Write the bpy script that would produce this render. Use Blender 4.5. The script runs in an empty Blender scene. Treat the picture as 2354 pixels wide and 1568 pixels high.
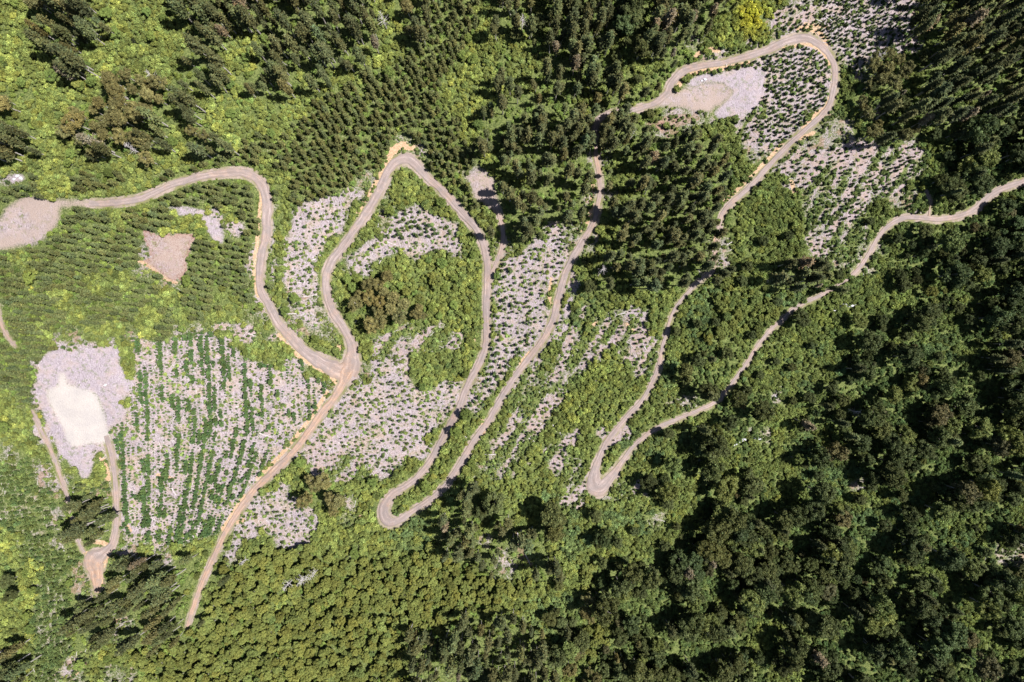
import bpy, math, random
import numpy as np
from mathutils import Vector
R = math.radians
rng = np.random.default_rng(7)
random.seed(7)
sc = bpy.context.scene

# ------------------------------------------------------------------ camera, sky, sun
H = 280.0                       # drone height above the middle of the picture
PW, PH, PF = 2353.0, 1568.0, 1568.3   # photo measured in these pixels, focal length in them
CX, CY = PW/2, PH/2
cam = bpy.data.objects.new("camera", bpy.data.cameras.new("camera"))
sc.collection.objects.link(cam)
cam.location = (0, 0, H)
cam.data.sensor_width = 36.0
cam.data.lens = 36.0*PF/PW
cam.data.clip_start = 1.0
cam.data.clip_end = 6000.0
sc.camera = cam

SUN_X, SUN_Y = 0.60, 0.02       # horizontal run per metre of height, towards the sun
sun_el = math.atan2(1.0, math.hypot(SUN_X, SUN_Y))
world = bpy.data.worlds.new("World"); sc.world = world
world.use_nodes = True
nt = world.node_tree
bg = nt.nodes["Background"]
sky = nt.nodes.new("ShaderNodeTexSky"); sky.sky_type = 'NISHITA'; sky.sun_disc = False
sky.sun_elevation = sun_el
sky.sun_rotation = math.atan2(SUN_X, SUN_Y)
nt.links.new(sky.outputs[0], bg.inputs[0]); bg.inputs[1].default_value = 0.05
sl = bpy.data.lights.new("sun", 'SUN'); sl.energy = 5.0; sl.angle = R(0.5); sl.color = (1.0, 0.965, 0.92)
sun = bpy.data.objects.new("sun", sl); sc.collection.objects.link(sun)
sun.location = (200, 10, 400)
sun.rotation_euler = Vector((SUN_X, SUN_Y, 1.0)).to_track_quat('Z', 'Y').to_euler()
sc.view_settings.view_transform = 'Standard'; sc.view_settings.look = 'None'
sc.view_settings.gamma = 1.0; sc.view_settings.exposure = 1.05
sc.cycles.max_bounces = 5; sc.cycles.diffuse_bounces = 1; sc.cycles.transmission_bounces = 3

# ------------------------------------------------------------------ noise and terrain
def _hash(ix, iy, s):
    n = (ix.astype(np.int64)*374761393 + iy.astype(np.int64)*668265263 + s*1442695041) & 0xffffffff
    n = ((n ^ (n >> 13))*1274126177) & 0xffffffff
    n = (n ^ (n >> 16)) & 0xffffffff
    return n/4294967295.0
def noise(x, y, s=0):
    x = np.asarray(x, float); y = np.asarray(y, float)
    ix = np.floor(x); iy = np.floor(y); fx = x-ix; fy = y-iy
    fx = fx*fx*(3-2*fx); fy = fy*fy*(3-2*fy)
    a = _hash(ix, iy, s); b = _hash(ix+1, iy, s); c = _hash(ix, iy+1, s); d = _hash(ix+1, iy+1, s)
    return (a*(1-fx)+b*fx)*(1-fy) + (c*(1-fx)+d*fx)*fy
def fbm(x, y, s=0, o=3):
    t = 0; a = 0.5; n = 0
    for k in range(o):
        t = t + a*noise(x*2**k, y*2**k, s+k*17); n += a; a *= 0.5
    return t/n
def zt(x, y):
    x = np.asarray(x, float); y = np.asarray(y, float)
    z = -26*np.tanh(x/240.0) + 18*np.tanh(y/200.0)
    u = (x+y)/1.414; v = (x-y)/1.414
    z = z + 5.0*np.sin(v/34.0+0.6*np.sin(u/60.0)) * 0.8
    z = z + 9.0*(fbm(x/70.0, y/70.0, 3)-0.5) + 0.9*(noise(x/7.0, y/7.0, 9)-0.5)
    return z
def unproj(px, py, dz=0.0):
    kx = (np.asarray(px, float)-CX)/PF; ky = -(np.asarray(py, float)-CY)/PF
    z = np.zeros_like(kx)
    for _ in range(25):
        z = 0.3*z + 0.7*(zt(kx*(H-z), ky*(H-z))+dz)
    return kx*(H-z), ky*(H-z)
def proj(x, y, z):
    d = H-z
    return CX+PF*x/d, CY-PF*y/d

# ------------------------------------------------------------------ plan of the place, measured from the photograph
ROADS = {
 'A': ("gravel road curving down from the left turning area", [(205,467,16),(250,466,17),(313,459,19),(352,444,18),(400,424,17),(450,408,17),(500,399,19),(545,396,21),(582,405,22),(605,432,22),(614,467,21),(613,505,20),(611,542,20),(602,580,20),(598,605,20),(597,655,20),(606,680,20),(618,699,20),(640,743,20),(668,775,22),(701,808,26),(738,832,34),(778,850,44),(795,852,46)]),
 'B': ("long gravel switchback road winding between the slash fields", [(798,858,46),(808,835,40),(808,800,26),(803,780,21),(788,753,20),(763,712,20),(751,675,20),(749,638,20),(761,603,20),(783,573,19),(813,532,19),(838,497,19),(871,442,19),(889,400,20),(905,378,23),(928,366,26),(952,375,24),(978,405,18),(1013,437,18),(1039,465,18),(1071,500,17),(1096,532,17),(1112,568,17),(1119,605,16),(1119,643,16),(1118,718,15),(1117,767,15),(1114,799,15),(1104,830,15),(1084,867,15),(1069,897,15),(1054,940,15),(1031,982,15),(1009,1022,14),(989,1060,14),(961,1095,14),(934,1117,15),(903,1135,18),(887,1156,22),(882,1176,26),(887,1194,28),(901,1200,24),(923,1193,18),(949,1174,16),(979,1155,15),(1009,1130,15),(1039,1095,14),(1064,1055,14),(1094,1005,14),(1121,970,13),(1146,925,13),(1174,880,13),(1209,830,14),(1241,790,14),(1255,768,15),(1272,730,16),(1284,680,16),(1294,643,16),(1312,600,15),(1337,557,13),(1357,525,13),(1369,497,14),(1374,467,13),(1379,442,11),(1377,405,12),(1372,375,12),(1369,345,12),(1368,300,14),(1382,270,17),(1420,258,16),(1467,249,15),(1502,238,15),(1530,217,18),(1545,188,18),(1567,165,18),(1602,153,15),(1652,146,15),(1702,134,15),(1762,115,16),(1802,96,18),(1847,86,22),(1877,98,19),(1900,119,17),(1915,142,15),(1920,170,14),(1917,202,14),(1907,238,14),(1885,268,14),(1852,298,13),(1815,330,13),(1785,360,13),(1745,405,13),(1715,437,12),(1682,465,12),(1660,492,10),(1651,532,9),(1645,565,8),(1642,590,8),(1638,617,8),(1617,637,9),(1592,660,9),(1569,685,9),(1549,713,9),(1537,743,9),(1527,778,8),(1521,800,9),(1514,842,11),(1499,877,11),(1477,917,11),(1442,957,11),(1414,990,12),(1392,1020,12),(1377,1052,14),(1366,1085,22),(1366,1108,34),(1375,1120,44),(1392,1108,30),(1410,1088,22),(1429,1060,13),(1452,1030,11),(1482,1002,10),(1522,977,9),(1567,960,9),(1607,942,9),(1642,925,9),(1667,900,7),(1692,867,7),(1717,832,7),(1737,800,7),(1762,768,8),(1790,740,8),(1827,708,8),(1872,685,8),(1910,667,8),(1940,648,8),(1975,615,10),(1997,582,10),(2017,547,10),(2040,520,11),(2073,502,12),(2115,500,13),(2155,504,14),(2203,497,14),(2240,482,15),(2260,462,15),(2290,440,14),(2330,424,14),(2380,410,14),(2450,398,14)]),
 'C': ("orange dirt road running down to the lower left wood", [(800,850,44),(792,872,30),(787,882,20),(768,915,17),(738,952,16),(708,993,16),(681,1030,16),(651,1062,16),(618,1093,16),(590,1120,15),(562,1155,15),(540,1188,15),(513,1233,14),(490,1283,13),(470,1325,12),(455,1363,12),(441,1405,10),(430,1440,8)]),
 'D': ("pale gravel track leaving the white clearing", [(243,1002,13),(248,1018,15),(258,1055,13),(265,1110,12),(268,1170,12),(265,1225,13),(255,1254,16),(235,1274,26),(219,1288,48),(219,1312,36),(220,1340,22),(221,1362,9)]),
 'E': ("narrow footworn track beside the lilac clearing", [(75,945,4),(84,968,6),(107,1015,7),(125,1055,7),(140,1100,7),(155,1145,8),(165,1180,8),(175,1225,8),(186,1258,6),(196,1270,5)]),
 'F': ("short gravel spur to the oval log landing", [(1142,480,14),(1150,505,11),(1156,542,10),(1150,580,9),(1136,615,9),(1122,648,11)]),
 'G': ("faint grassy side track joining the right road", [(2128,440,2),(2139,462,2.5),(2136,480,3),(2134,497,4)]),
 'H': ("stony track along the left picture edge", [(-90,560,9),(-22,630,8),(-8,695,8),(2,745,7),(22,780,5),(36,795,4)]),
}
PADS = [  # name words, polygon, tone (0 lilac slash, 1 gravel, 2 white gravel, 3 orange soil)
 ("wide gravel turning area at the left edge", 1, [(-40,520),(0,505),(12,482),(33,460),(60,452),(113,454),(150,460),(210,458),(212,474),(160,475),(135,475),(140,500),(123,525),(105,542),(88,560),(50,568),(0,573),(-60,585)]),
 ("brown stony pad among the left plantation", 1, [(325,522),(345,532),(375,542),(413,534),(448,540),(438,562),(430,597),(425,625),(400,650),(380,637),(350,617),(325,600),(318,598),(350,592),(333,555)]),
 ("lilac wood chip apron around the white clearing", 0, [(120,800),(155,810),(180,800),(262,798),(278,817),(270,832),(290,865),(305,880),(295,905),(278,925),(292,960),(252,985),(235,1020),(212,1030),(212,1072),(195,1110),(180,1085),(150,1055),(130,1030),(112,985),(95,940),(78,907),(92,830)]),
 ("white gravel clearing at the left", 2, [(133,857),(148,855),(155,885),(200,895),(220,900),(235,940),(245,980),(255,1018),(225,1020),(195,1022),(170,1026),(155,1020),(145,980),(120,940),(104,910),(110,892),(133,892)]),
 ("grey log landing inside the upper right loop", 0, [(1562,208),(1582,185),(1607,170),(1652,170),(1702,160),(1740,155),(1765,170),(1752,205),(1747,238),(1714,265),(1652,275),(1640,260),(1652,245),(1614,245),(1589,243),(1567,225)]),
 ("oval log landing above the centre", 1, [(1072,402),(1082,392),(1115,388),(1135,412),(1142,442),(1146,467),(1152,495),(1138,490),(1114,475),(1091,455),(1078,422)]),
]
PATCH = [ # dirt polygons that only tint the ground: tone, polygon
 (1, [(1505,243),(1540,205),(1558,212),(1567,228),(1590,243),(1640,246),(1640,258),(1600,256),(1560,243),(1535,235)]),
 (1, [(1505,243),(1540,205),(1560,215),(1575,200),(1600,197),(1625,188),(1660,190),(1690,205),(1680,225),(1650,245),(1600,256),(1560,246)]),
 (0, [(380,472),(425,475),(470,482),(483,492),(500,507),(515,535),(508,565),(488,552),(475,532),(465,502),(438,492),(405,490),(390,487)]),
 (0, [(15,415),(35,398),(60,402),(55,415),(30,425)]),
 (3, [(900,335),(925,325),(955,335),(950,348),(915,345),(895,365),(885,360)]),
 (1, [(725,830),(760,840),(822,830),(826,868),(800,890),(775,868),(745,858)]),
 (3, [(1345,262),(1352,262),(1342,290),(1335,288)]),
 (0, [(1290,730),(1305,670),(1320,680),(1315,700),(1302,738)]),
 (4, [(1480,282),(1540,262),(1600,262),(1590,285),(1530,300),(1485,292)]),
 (4, [(1180,1215),(1200,1225),(1210,1265),(1222,1300),(1200,1310),(1185,1260)]),
 (3, [(190,1268),(215,1300),(216,1362),(226,1362),(240,1310),(250,1280)]),
]
SOIL = [ # orange banks: width, points
 (9,[(1557,218),(1560,195),(1575,176),(1600,166),(1640,160),(1685,153),(1720,145)]),(6,[(1800,112),(1850,102),(1880,112),(1898,130),(1904,150)]),
 (11,[(1835,66),(1860,66),(1885,78),(1902,98)]),(6,[(1906,225),(1895,250),(1880,256),(1845,292)]),(8,[(1565,232),(1600,247)]),
 (6,[(1800,325),(1760,370),(1700,430),(1665,462)]),(10,[(1600,128),(1620,115),(1650,115)]),(7,[(903,350),(889,372),(876,395),(862,420),(850,442),(835,465),(822,490)]),
 (6,[(590,420),(599,440),(597,480),(592,520),(590,560),(583,600),(584,640),(592,680)]),(8,[(640,770),(665,800),(700,828),(735,848),(762,866),(770,880)]),
 (7,[(752,900),(720,950),(690,990),(640,1050),(590,1100)]),(10,[(560,1140),(530,1190),(512,1215)]),(7,[(545,1200),(560,1195)]),
 (11,[(232,1045),(242,1075),(248,1100)]),(9,[(215,1243),(245,1250)]),(6,[(318,598),(350,617),(380,640),(405,650)]),(5,[(1266,640),(1262,690),(1268,700)]),
 (7,[(1325,532),(1345,518),(1358,480),(1360,450),(1362,420)]),(7,[(1645,540),(1642,560)]),(9,[(1818,418),(1828,445)]),(7,[(160,1560),(195,1525)]),
 (7,[(262,1430),(275,1425)]),(6,[(824,1180),(832,1207)]),(9,[(775,808),(780,795)]),(5,[(1195,835),(1215,810)]),(5,[(1107,960),(1112,1000)]),(4,[(1095,760),(1085,800),(1090,815)]),
 (6,[(1360,750),(1370,740)]),(6,[(1455,760),(1440,745)]),(5,[(1850,55),(1900,62)]),(6,[(1870,305),(1840,318)]),(5,[(360,1090),(400,1100)]),(6,[(285,1200),(300,1220)]),(6,[(540,1180),(520,1200)]),
]
GRID = """
GGOPPGYYGGPPPPP PPPPPPPYOPMMMGP PGPPPPPDPPPPPYY YSSWWWWWSPOPPPP
YGPPPPYGGYGPPPP PPPPPPPGOPMMMYP PGPPPPDGPPPPYYY SSSWWWWWGPOPPPP
YGPPPGGYYGGPPGY GPPPPPPGGMMMYGG GPPPPPGDPPSGYGS ....WWWWWGPPPPP
YGGPPGYGGGOPPYY PPGPPPYYMMMMYGP GGPPPPGGGPPSS.. WWW.SSOOGGPPPPP
YYGPBGOOGGPPPYP PPYPYGMMMMMYYGP GPPPPPPGPPG...W WWW.GSOOGPPPPPP
OOYGGGOOOOPGYYP PPGYMMMMMMMYYGG PPPPGGPPG...... WWW.GOGPGPPPPPP
GGYGOOOOOPPPYGG GYYMMMMMMMMGYPP PPPPGPPGGSS...G WWW.GOSGPPPPGPP
PPGOOOOOPPGOYGG YGMMMMMMMMMMYPP PPPPP.PPSSSGGGW WS.GSGOGOGPPDDD
PPGGGPOOOPYPPYM MMMMMMMMS.MMMPP PPPPP.PPPPPPGGS S.SSWSPGSYGDDDD
GGGYGGGGGYYMMMM GMMMMMM...MMMYP PPPPS.GPPPPPPGS .SSSSWWGSYGDDDD
SmYGMMMGYMMMm.. .GMMMMS.GG.MS.G GPPPP.GPPPPPPG. GWSSSSSSGGDDDDG
m.YYGGGG...mmmm .GMMMWS.GGG.M.P PPPPS.GPPPPPPG. GGSWSSGSSGGDDGD
....mmGM.mY.WYm .GWWWG.SGWGG.GP PPPP.PPPPPPP.GG GGSSSGG.......D
...mmmGm.YYYmWm .GWWWG.SRRWWG.. PPWS.YPPPPPP.GG GGSWWSG.DGGDDDD
.mmmmmmmS..mmmm .GWWG.SWWWGWG.S GWWS.YPPPPPSSGG GGSWWS.GDDDDDDD
mGmmmmmmS..mmmm .GWG.SWGGGGGG.S SWW.GPPPPPPSSGG GPPPS.GGDDDDDDD
mYmmmYGGmS.mmmm .GWG.GOOGGBGG.S RRW.GPGPPP.PBGG PPP..GGGDYGDDDD
mmmYmmmmmGGmmGm SGWG.GOOOBGGG.R RRG.FGGGGG.FBGB F.GGGGYYGDDGDDD
.mmmYmmmGmGmGGS SSGS.GOOOOGGG.R RR.FSGSWG.FFBGB .DGYGGGDDDGGDDD
.mGSSGGSGmSSGGG GSSSG.GGSSSGG.R RW.SGSSSG.FBBGB GGGGGDFGGGDDDGG
mmmWWWWGRRRRRRG G..GG.GWSGGGG.R .SGSYYSS.GGDGG. YGFGGDDDDFFGGDD
mmWWWWWGRRRRRRG RR....SSWGGGG.G SSGSYYGS.FDGDG. GFGGFDDDDDDDDDD
mmW....WRRRRRRR RRRRS.YWWYGGS.G SSSGYYG.FGDSGDG GGFGDDDDDDDDDDD
GmW....GRRRRRRR RRRS.SWWWWWW.G. SSGYYGG.GSSD.DD SGGDGDDDDDDDDDD
GG.....RRRRRRRR RRR.SWWWWWWG.G. SGGYYG.GGG.GDDD GGDDDDDDDDDDDDD
GGWW...RRRRRRRR RS.SWWWWWGG.G.S SGGSGS.F.FFDGDS YGFGDDDDDDDDDDD
SGGWW..RRRRRRRR W.WGWWWWWWG.G.S SGSGG.FF.GDDGDG GDFDGDDDDDDDDDD
NNSmSS.RRRRRRRR G.GSWWGWG.GG.SS GGSSG.G.GDDDGDG GGFFFFDDDDDDDDD
NNS.mS.RRRRRRRR GWGOOGGG.GG.PGG GGGSS..GDGGDDDD GGFDFSGDGDDDDDD
NNN.PP.RRRRRRR. SWOOOSGG.G.PPDG GGFSGGGGGGGDDDD GGGGGGGFFGDDDDG
NNNSPP.RRRRRR.W WWWGGSG..FGPPGP GGDFGFFFSYYDDDD DDDDDFFFDFGGGDG
YNNSPP.SRRRGG.W GWWGGGG.FFPPPSP PPGFFDGGGGDDDDD DDDDDDFFDDFFGGD
GNNN...SGSGG.SG BBBBGSGGGBBPPPS PPGFGGGGDDDDDDD DDDDDDDGGFDGFSS
DYNNS.PPPPPP.BB BBBBBBBBBBBBBPS GPPGBDDDDDDDDDD DDDDDDDDGGGGDDO
DYNNS.PPPPPG.BB BBBBBBBBBBBBBBB BGGGBDDDDDDDDDD DDDDDDDDDDGGGDD
GYNNPPPPPPP.BBB BYBBBBBBBBBBBBG GFFDODDDDDDDGDD DDDDDDDDDDDGGDD
GGNNPPPSPPPPBBB BBBBBBBBBBBBPBP PFFDGBDDDDDDDDG YDDDDDDDDDDGGDD
GYNNPPSPPPPBBBB BBBBBBBBBPPPPPP PPFDBBDDDDDDDDY DDDDDDDDDDDDYGD
DYNNSGGGBBBBBBB BBBBBBBBBPPPPPP PPDOBDDDDDDDDDG GDDDDDDDDDDDDGG
PYNS.GSSGBBBBBB BBBBBBBBBPPPPPP PPPGODDDDDDDDDD GGDDDDDDDDDDDDD
"""
G = [r.replace(' ', '') for r in GRID.strip().split('\n')]
assert len(G) == 40, len(G)
for i, r in enumerate(G):
    assert len(r) == 60, (i, len(r), r)
GC = np.array([[ord(c) for c in r] for r in G])

# raster of the plan: distances to the roads, dirt tones.  M = margin round the frame
M = 340
RW, RH = int(PW)+2*M, int(PH)+2*M
def catmull(pts, step):
    P = np.array([p for p in pts], float); out = []
    P = np.vstack([2*P[0]-P[1], P, 2*P[-1]-P[-2]])
    for i in range(1, len(P)-2):
        n = max(2, int(np.hypot(*(P[i+1][:2]-P[i][:2]))/step))
        t = np.linspace(0, 1, n, endpoint=False)[:, None]
        a, b, c, d = P[i-1], P[i], P[i+1], P[i+2]
        out.append(0.5*((2*b)+(-a+c)*t+(2*a-5*b+4*c-d)*t*t+(-a+3*b-3*c+d)*t**3))
    out.append(P[-2][None]); return np.vstack(out)
road_d = np.full((RH, RW), 60.0, np.float32)      # signed distance to the nearest road edge
def stamp(arr, x, y, r, W=60):
    ix, iy = int(x)+M, int(y)+M
    x0, x1, y0, y1 = max(0, ix-W), min(RW, ix+W), max(0, iy-W), min(RH, iy+W)
    if x0 >= x1 or y0 >= y1: return
    yy, xx = np.ogrid[y0:y1, x0:x1]
    d = np.sqrt((xx-M-x)**2+(yy-M-y)**2)-r
    np.minimum(arr[y0:y1, x0:x1], d, out=arr[y0:y1, x0:x1])
road_c = {}
for k, (_, pts) in ROADS.items():
    road_c[k] = catmull(pts, 4.0)
    for x, y, w in road_c[k]: stamp(road_d, x, y, w/2)
soil_d = np.full((RH, RW), 40.0, np.float32)
for w, pts in SOIL:
    for x, y in catmull(pts, 3.0): stamp(soil_d, x, y, w/2, 40)
def poly_mask(poly, grow=0):
    P = np.array(poly, float); x0, y0 = P.min(0)-2; x1, y1 = P.max(0)+2
    x0 = max(int(x0), -M+1); y0 = max(int(y0), -M+1); x1 = min(int(x1), RW-M-2); y1 = min(int(y1), RH-M-2)
    yy, xx = np.mgrid[y0:y1, x0:x1]
    jx = xx+7*(noise(xx/9.0, yy/9.0, 40)-0.5); jy = yy+7*(noise(xx/9.0, yy/9.0, 41)-0.5)
    ins = np.zeros(xx.shape, bool); n = len(P)
    for i in range(n):
        (ax, ay), (bx, by) = P[i], P[(i+1) % n]
        if ay == by: continue
        c = ((ay > jy) != (by > jy)) & (jx < (bx-ax)*(jy-ay)/(by-ay)+ax)
        ins ^= c
    return (slice(y0+M, y1+M), slice(x0+M, x1+M)), ins
tone = np.full((RH, RW), -1, np.int8); pad_id = np.full((RH, RW), -1, np.int8)
for tn, poly in PATCH:
    s, m = poly_mask(poly); tone[s][m] = tn
for i, (_, tn, poly) in enumerate(PADS):
    s, m = poly_mask(poly)
    tone[s][m] = tn; pad_id[s][m] = i
for tn, poly in PATCH[:2]:
    s, m = poly_mask(poly); tone[s][m] = tn
def rast(arr, px, py):
    ix = np.clip(np.asarray(px).astype(int)+M, 0, RW-1); iy = np.clip(np.asarray(py).astype(int)+M, 0, RH-1)
    return arr[iy, ix]
CELL = PW/60.0
def cls(px, py, j=11.0):
    px = np.asarray(px, float); py = np.asarray(py, float)
    qx = px+j*2*(fbm(px/26.0, py/26.0, 61, 2)-0.5)*2; qy = py+j*2*(fbm(px/26.0, py/26.0, 67, 2)-0.5)*2
    c = GC[np.clip((qy/CELL).astype(int), 0, 39), np.clip((qx/CELL).astype(int), 0, 59)].copy()
    # cells that a road crosses take their kind from a neighbour
    dot = c == ord('.')
    if dot.any():
        for dx, dy in ((-1, 0), (1, 0), (0, -1), (0, 1), (-1, -1), (1, 1), (2, 0), (-2, 0)):
            d2 = c == ord('.')
            if not d2.any(): break
            c2 = GC[np.clip((qy/CELL).astype(int)+dy, 0, 39), np.clip((qx/CELL).astype(int)+dx, 0, 59)]
            c = np.where(d2, c2, c)
    return c
KPOLY = [
 ('W',[(698,462),(733,455),(756,447),(803,457),(803,492),(796,512),(773,532),(761,542),(748,562),(728,587),(723,612),(738,680),(723,682),(688,667),(646,652),(648,612),(661,542),(676,475)]),
 ('S',[(650,655),(690,668),(735,683),(760,730),(790,790),(770,800),(730,770),(690,750),(660,700)]),
 ('W',[(680,690),(715,690),(735,740),(725,760),(700,740)]),
 ('W',[(923,475),(958,482),(988,485),(1028,512),(1058,547),(1063,582),(1046,602),(1033,577),(1001,577),(963,565),(918,557),(863,567),(853,607),(806,617),(796,590),(826,572),(863,542),(888,540),(906,492)]),
 ('R',[(910,490),(960,485),(1000,510),(1000,540),(960,555),(905,550),(880,550),(900,520)]),
 ('W',[(1277,512),(1307,512),(1294,532),(1287,572),(1262,605),(1259,655),(1252,717),(1234,755),(1176,785),(1140,785),(1140,700),(1150,640),(1184,630),(1197,580),(1227,557),(1259,542)]),
 ('R',[(1150,600),(1185,590),(1190,640),(1180,720),(1150,800),(1135,800),(1140,680)]),
 ('R',[(1130,790),(1180,790),(1170,850),(1130,910),(1090,960),(1080,930),(1110,870)]),
 ('W',[(853,827),(901,830),(911,860),(933,885),(988,892),(1026,870),(1058,867),(1051,910),(1026,965),(978,1005),(978,1037),(938,1055),(896,1097),(838,1097),(796,1107),(713,1085),(688,1047),(708,1010),(748,960),(783,910),(813,892),(851,872)]),
 ('W',[(572,1150),(620,1130),(680,1140),(725,1177),(738,1220),(695,1235),(660,1237),(588,1222),(560,1235),(535,1290),(520,1285),(545,1200)]),
 ('R',[(305,775),(370,785),(480,755),(510,790),(555,820),(600,835),(640,860),(680,855),(745,870),(755,888),(730,930),(690,980),(640,1040),(590,1090),(555,1130),(525,1190),(500,1225),(430,1250),(290,1250),(275,1150),(278,1050),(300,960),(290,900),(310,870)]),
 ('G',[(525,750),(600,760),(640,800),(655,850),(600,835),(560,820),(530,790)]),
 ('W',[(1880,12),(2065,0),(2090,25),(2110,100),(2098,120),(2015,125),(1978,155),(1953,163),(1935,113),(1905,80)]),
 ('W',[(1765,125),(1850,105),(1890,125),(1905,165),(1905,215),(1885,255),(1850,290),(1800,320),(1765,350),(1720,335),(1710,300),(1745,255),(1758,200),(1765,170)]),
 ('T',[(1835,457),(1878,437),(1990,475),(1990,512),(1985,552),(1973,592),(1940,605),(1873,592),(1848,555),(1850,492)]),
 ('W',[(1973,350),(2040,335),(2055,360),(2015,390),(1983,385)]),
 ('S',[(1180,950),(1230,880),(1280,820),(1310,760),(1340,760),(1320,830),(1260,920),(1200,1000),(1150,1060),(1120,1080),(1110,1060)]),
 ('W',[(1300,860),(1345,835),(1350,850),(1300,885),(1270,905)]),
 ('S',[(1350,740),(1400,720),(1470,730),(1500,770),(1495,830),(1470,830),(1450,780),(1380,790),(1340,800)]),
 ('T',[(1790,390),(1850,330),(1900,290),(1960,310),(2050,335),(2140,340),(2130,390),(2060,440),(2000,470),(1900,440),(1830,430)]),
 ('T',[(1120,1090),(1180,1000),(1220,930),(1290,850),(1340,790),(1400,770),(1400,800),(1330,870),(1270,950),(1220,1030),(1170,1080),(1150,1110)]),
 ('T',[(1350,735),(1400,720),(1470,730),(1500,770),(1490,850),(1450,850),(1440,790),(1380,790)]),
 ('T',[(1290,1080),(1340,1060),(1350,1160),(1310,1170)]), ('T',[(1780,20),(1880,0),(1900,70),(1860,60),(1800,75),(1770,70)]),
 ('T',[(1420,1110),(1480,1100),(1490,1140),(1410,1150)]), ('T',[(1690,240),(1760,250),(1740,330),(1700,350),(1690,300)]),
 ('T',[(630,780),(560,790),(520,755),(440,770),(500,740),(560,745),(640,770)]), ('T',[(580,560),(596,560),(590,640),(600,700),(575,680),(565,600)]), ('T',[(618,470),(640,470),(632,560),(640,620),(625,660),(615,600),(625,540)]),
 ('S',[(1850,250),(1930,250),(1975,320),(1900,350),(1840,350),(1820,330)]),
 ('T',[(850,790),(900,760),(1000,750),(1080,770),(1060,800),(960,810),(900,830),(860,825)]),
 ('T',[(688,1040),(780,1040),(870,1065),(838,1100),(796,1110),(713,1090)]), ('T',[(700,1000),(730,985),(760,1040),(700,1040)]),
 ('G',[(150,1080),(200,1120),(250,1100),(240,1060),(225,1040),(200,1090)]),
 ('D',[(1600,840),(1650,850),(1650,900),(1610,910),(1580,890)]),
]
GRIDCLS = cls
yy_, xx_ = np.mgrid[0:RH, 0:RW]
KR = GRIDCLS(xx_-M, yy_-M).astype(np.int8); del xx_, yy_
for k_, poly in KPOLY:
    s_, m_ = poly_mask(poly); KR[s_][m_] = ord(k_)
yy_, xx_ = np.mgrid[0:RH, 0:RW]
KR[(KR == ord('S')) & (xx_-M > 1120) & (xx_-M < 1520) & (yy_-M > 700) & (yy_-M < 1180)] = ord('T'); del xx_, yy_
def cls(px, py):
    return rast(KR, px, py).astype(np.int64)
def isin(c, s): return np.isin(c, [ord(k) for k in s])

# ------------------------------------------------------------------ materials
def mat(name):
    m = bpy.data.materials.new(name); m.use_nodes = True; n = m.node_tree
    for x in list(n.nodes): n.nodes.remove(x)
    return m, n, n.nodes.new("ShaderNodeOutputMaterial")
def attr(n, name, kind='GEOMETRY'):
    a = n.nodes.new("ShaderNodeAttribute"); a.attribute_name = name; a.attribute_type = kind; return a
def nz(n, scale, detail=4, rough=0.6, vec=None, dist=0.0):
    t = n.nodes.new("ShaderNodeTexNoise"); t.inputs['Scale'].default_value = scale
    t.inputs['Detail'].default_value = detail; t.inputs['Roughness'].default_value = rough
    t.inputs['Distortion'].default_value = dist
    if vec is not None: n.links.new(vec, t.inputs['Vector'])
    return t.outputs['Fac']
def ramp(n, src, pts):
    r = n.nodes.new("ShaderNodeValToRGB"); n.links.new(src, r.inputs[0])
    e = r.color_ramp.elements
    while len(e) < len(pts): e.new(0.5)
    for q, (p, c) in zip(e, pts):
        q.position = p; q.color = (*c, 1) if len(c) == 3 else c
    return r.outputs[0]
def mix(n, f, a, b, t='MIX'):
    m = n.nodes.new("ShaderNodeMix"); m.data_type = 'RGBA'; m.blend_type = t
    if isinstance(f, float): m.inputs[0].default_value = f
    else: n.links.new(f, m.inputs[0])
    for s, i in ((a, 6), (b, 7)):
        if isinstance(s, tuple): m.inputs[i].default_value = (*s, 1)
        else: n.links.new(s, m.inputs[i])
    return m.outputs[2]
def mth(n, op, a, b=0.0, clamp=False):
    m = n.nodes.new("ShaderNodeMath"); m.operation = op; m.use_clamp = clamp
    for s, i in ((a, 0), (b, 1)):
        if isinstance(s, (int, float)): m.inputs[i].default_value = s
        else: n.links.new(s, m.inputs[i])
    return m.outputs[0]
def g3(v): return (v, v, v)

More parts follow.
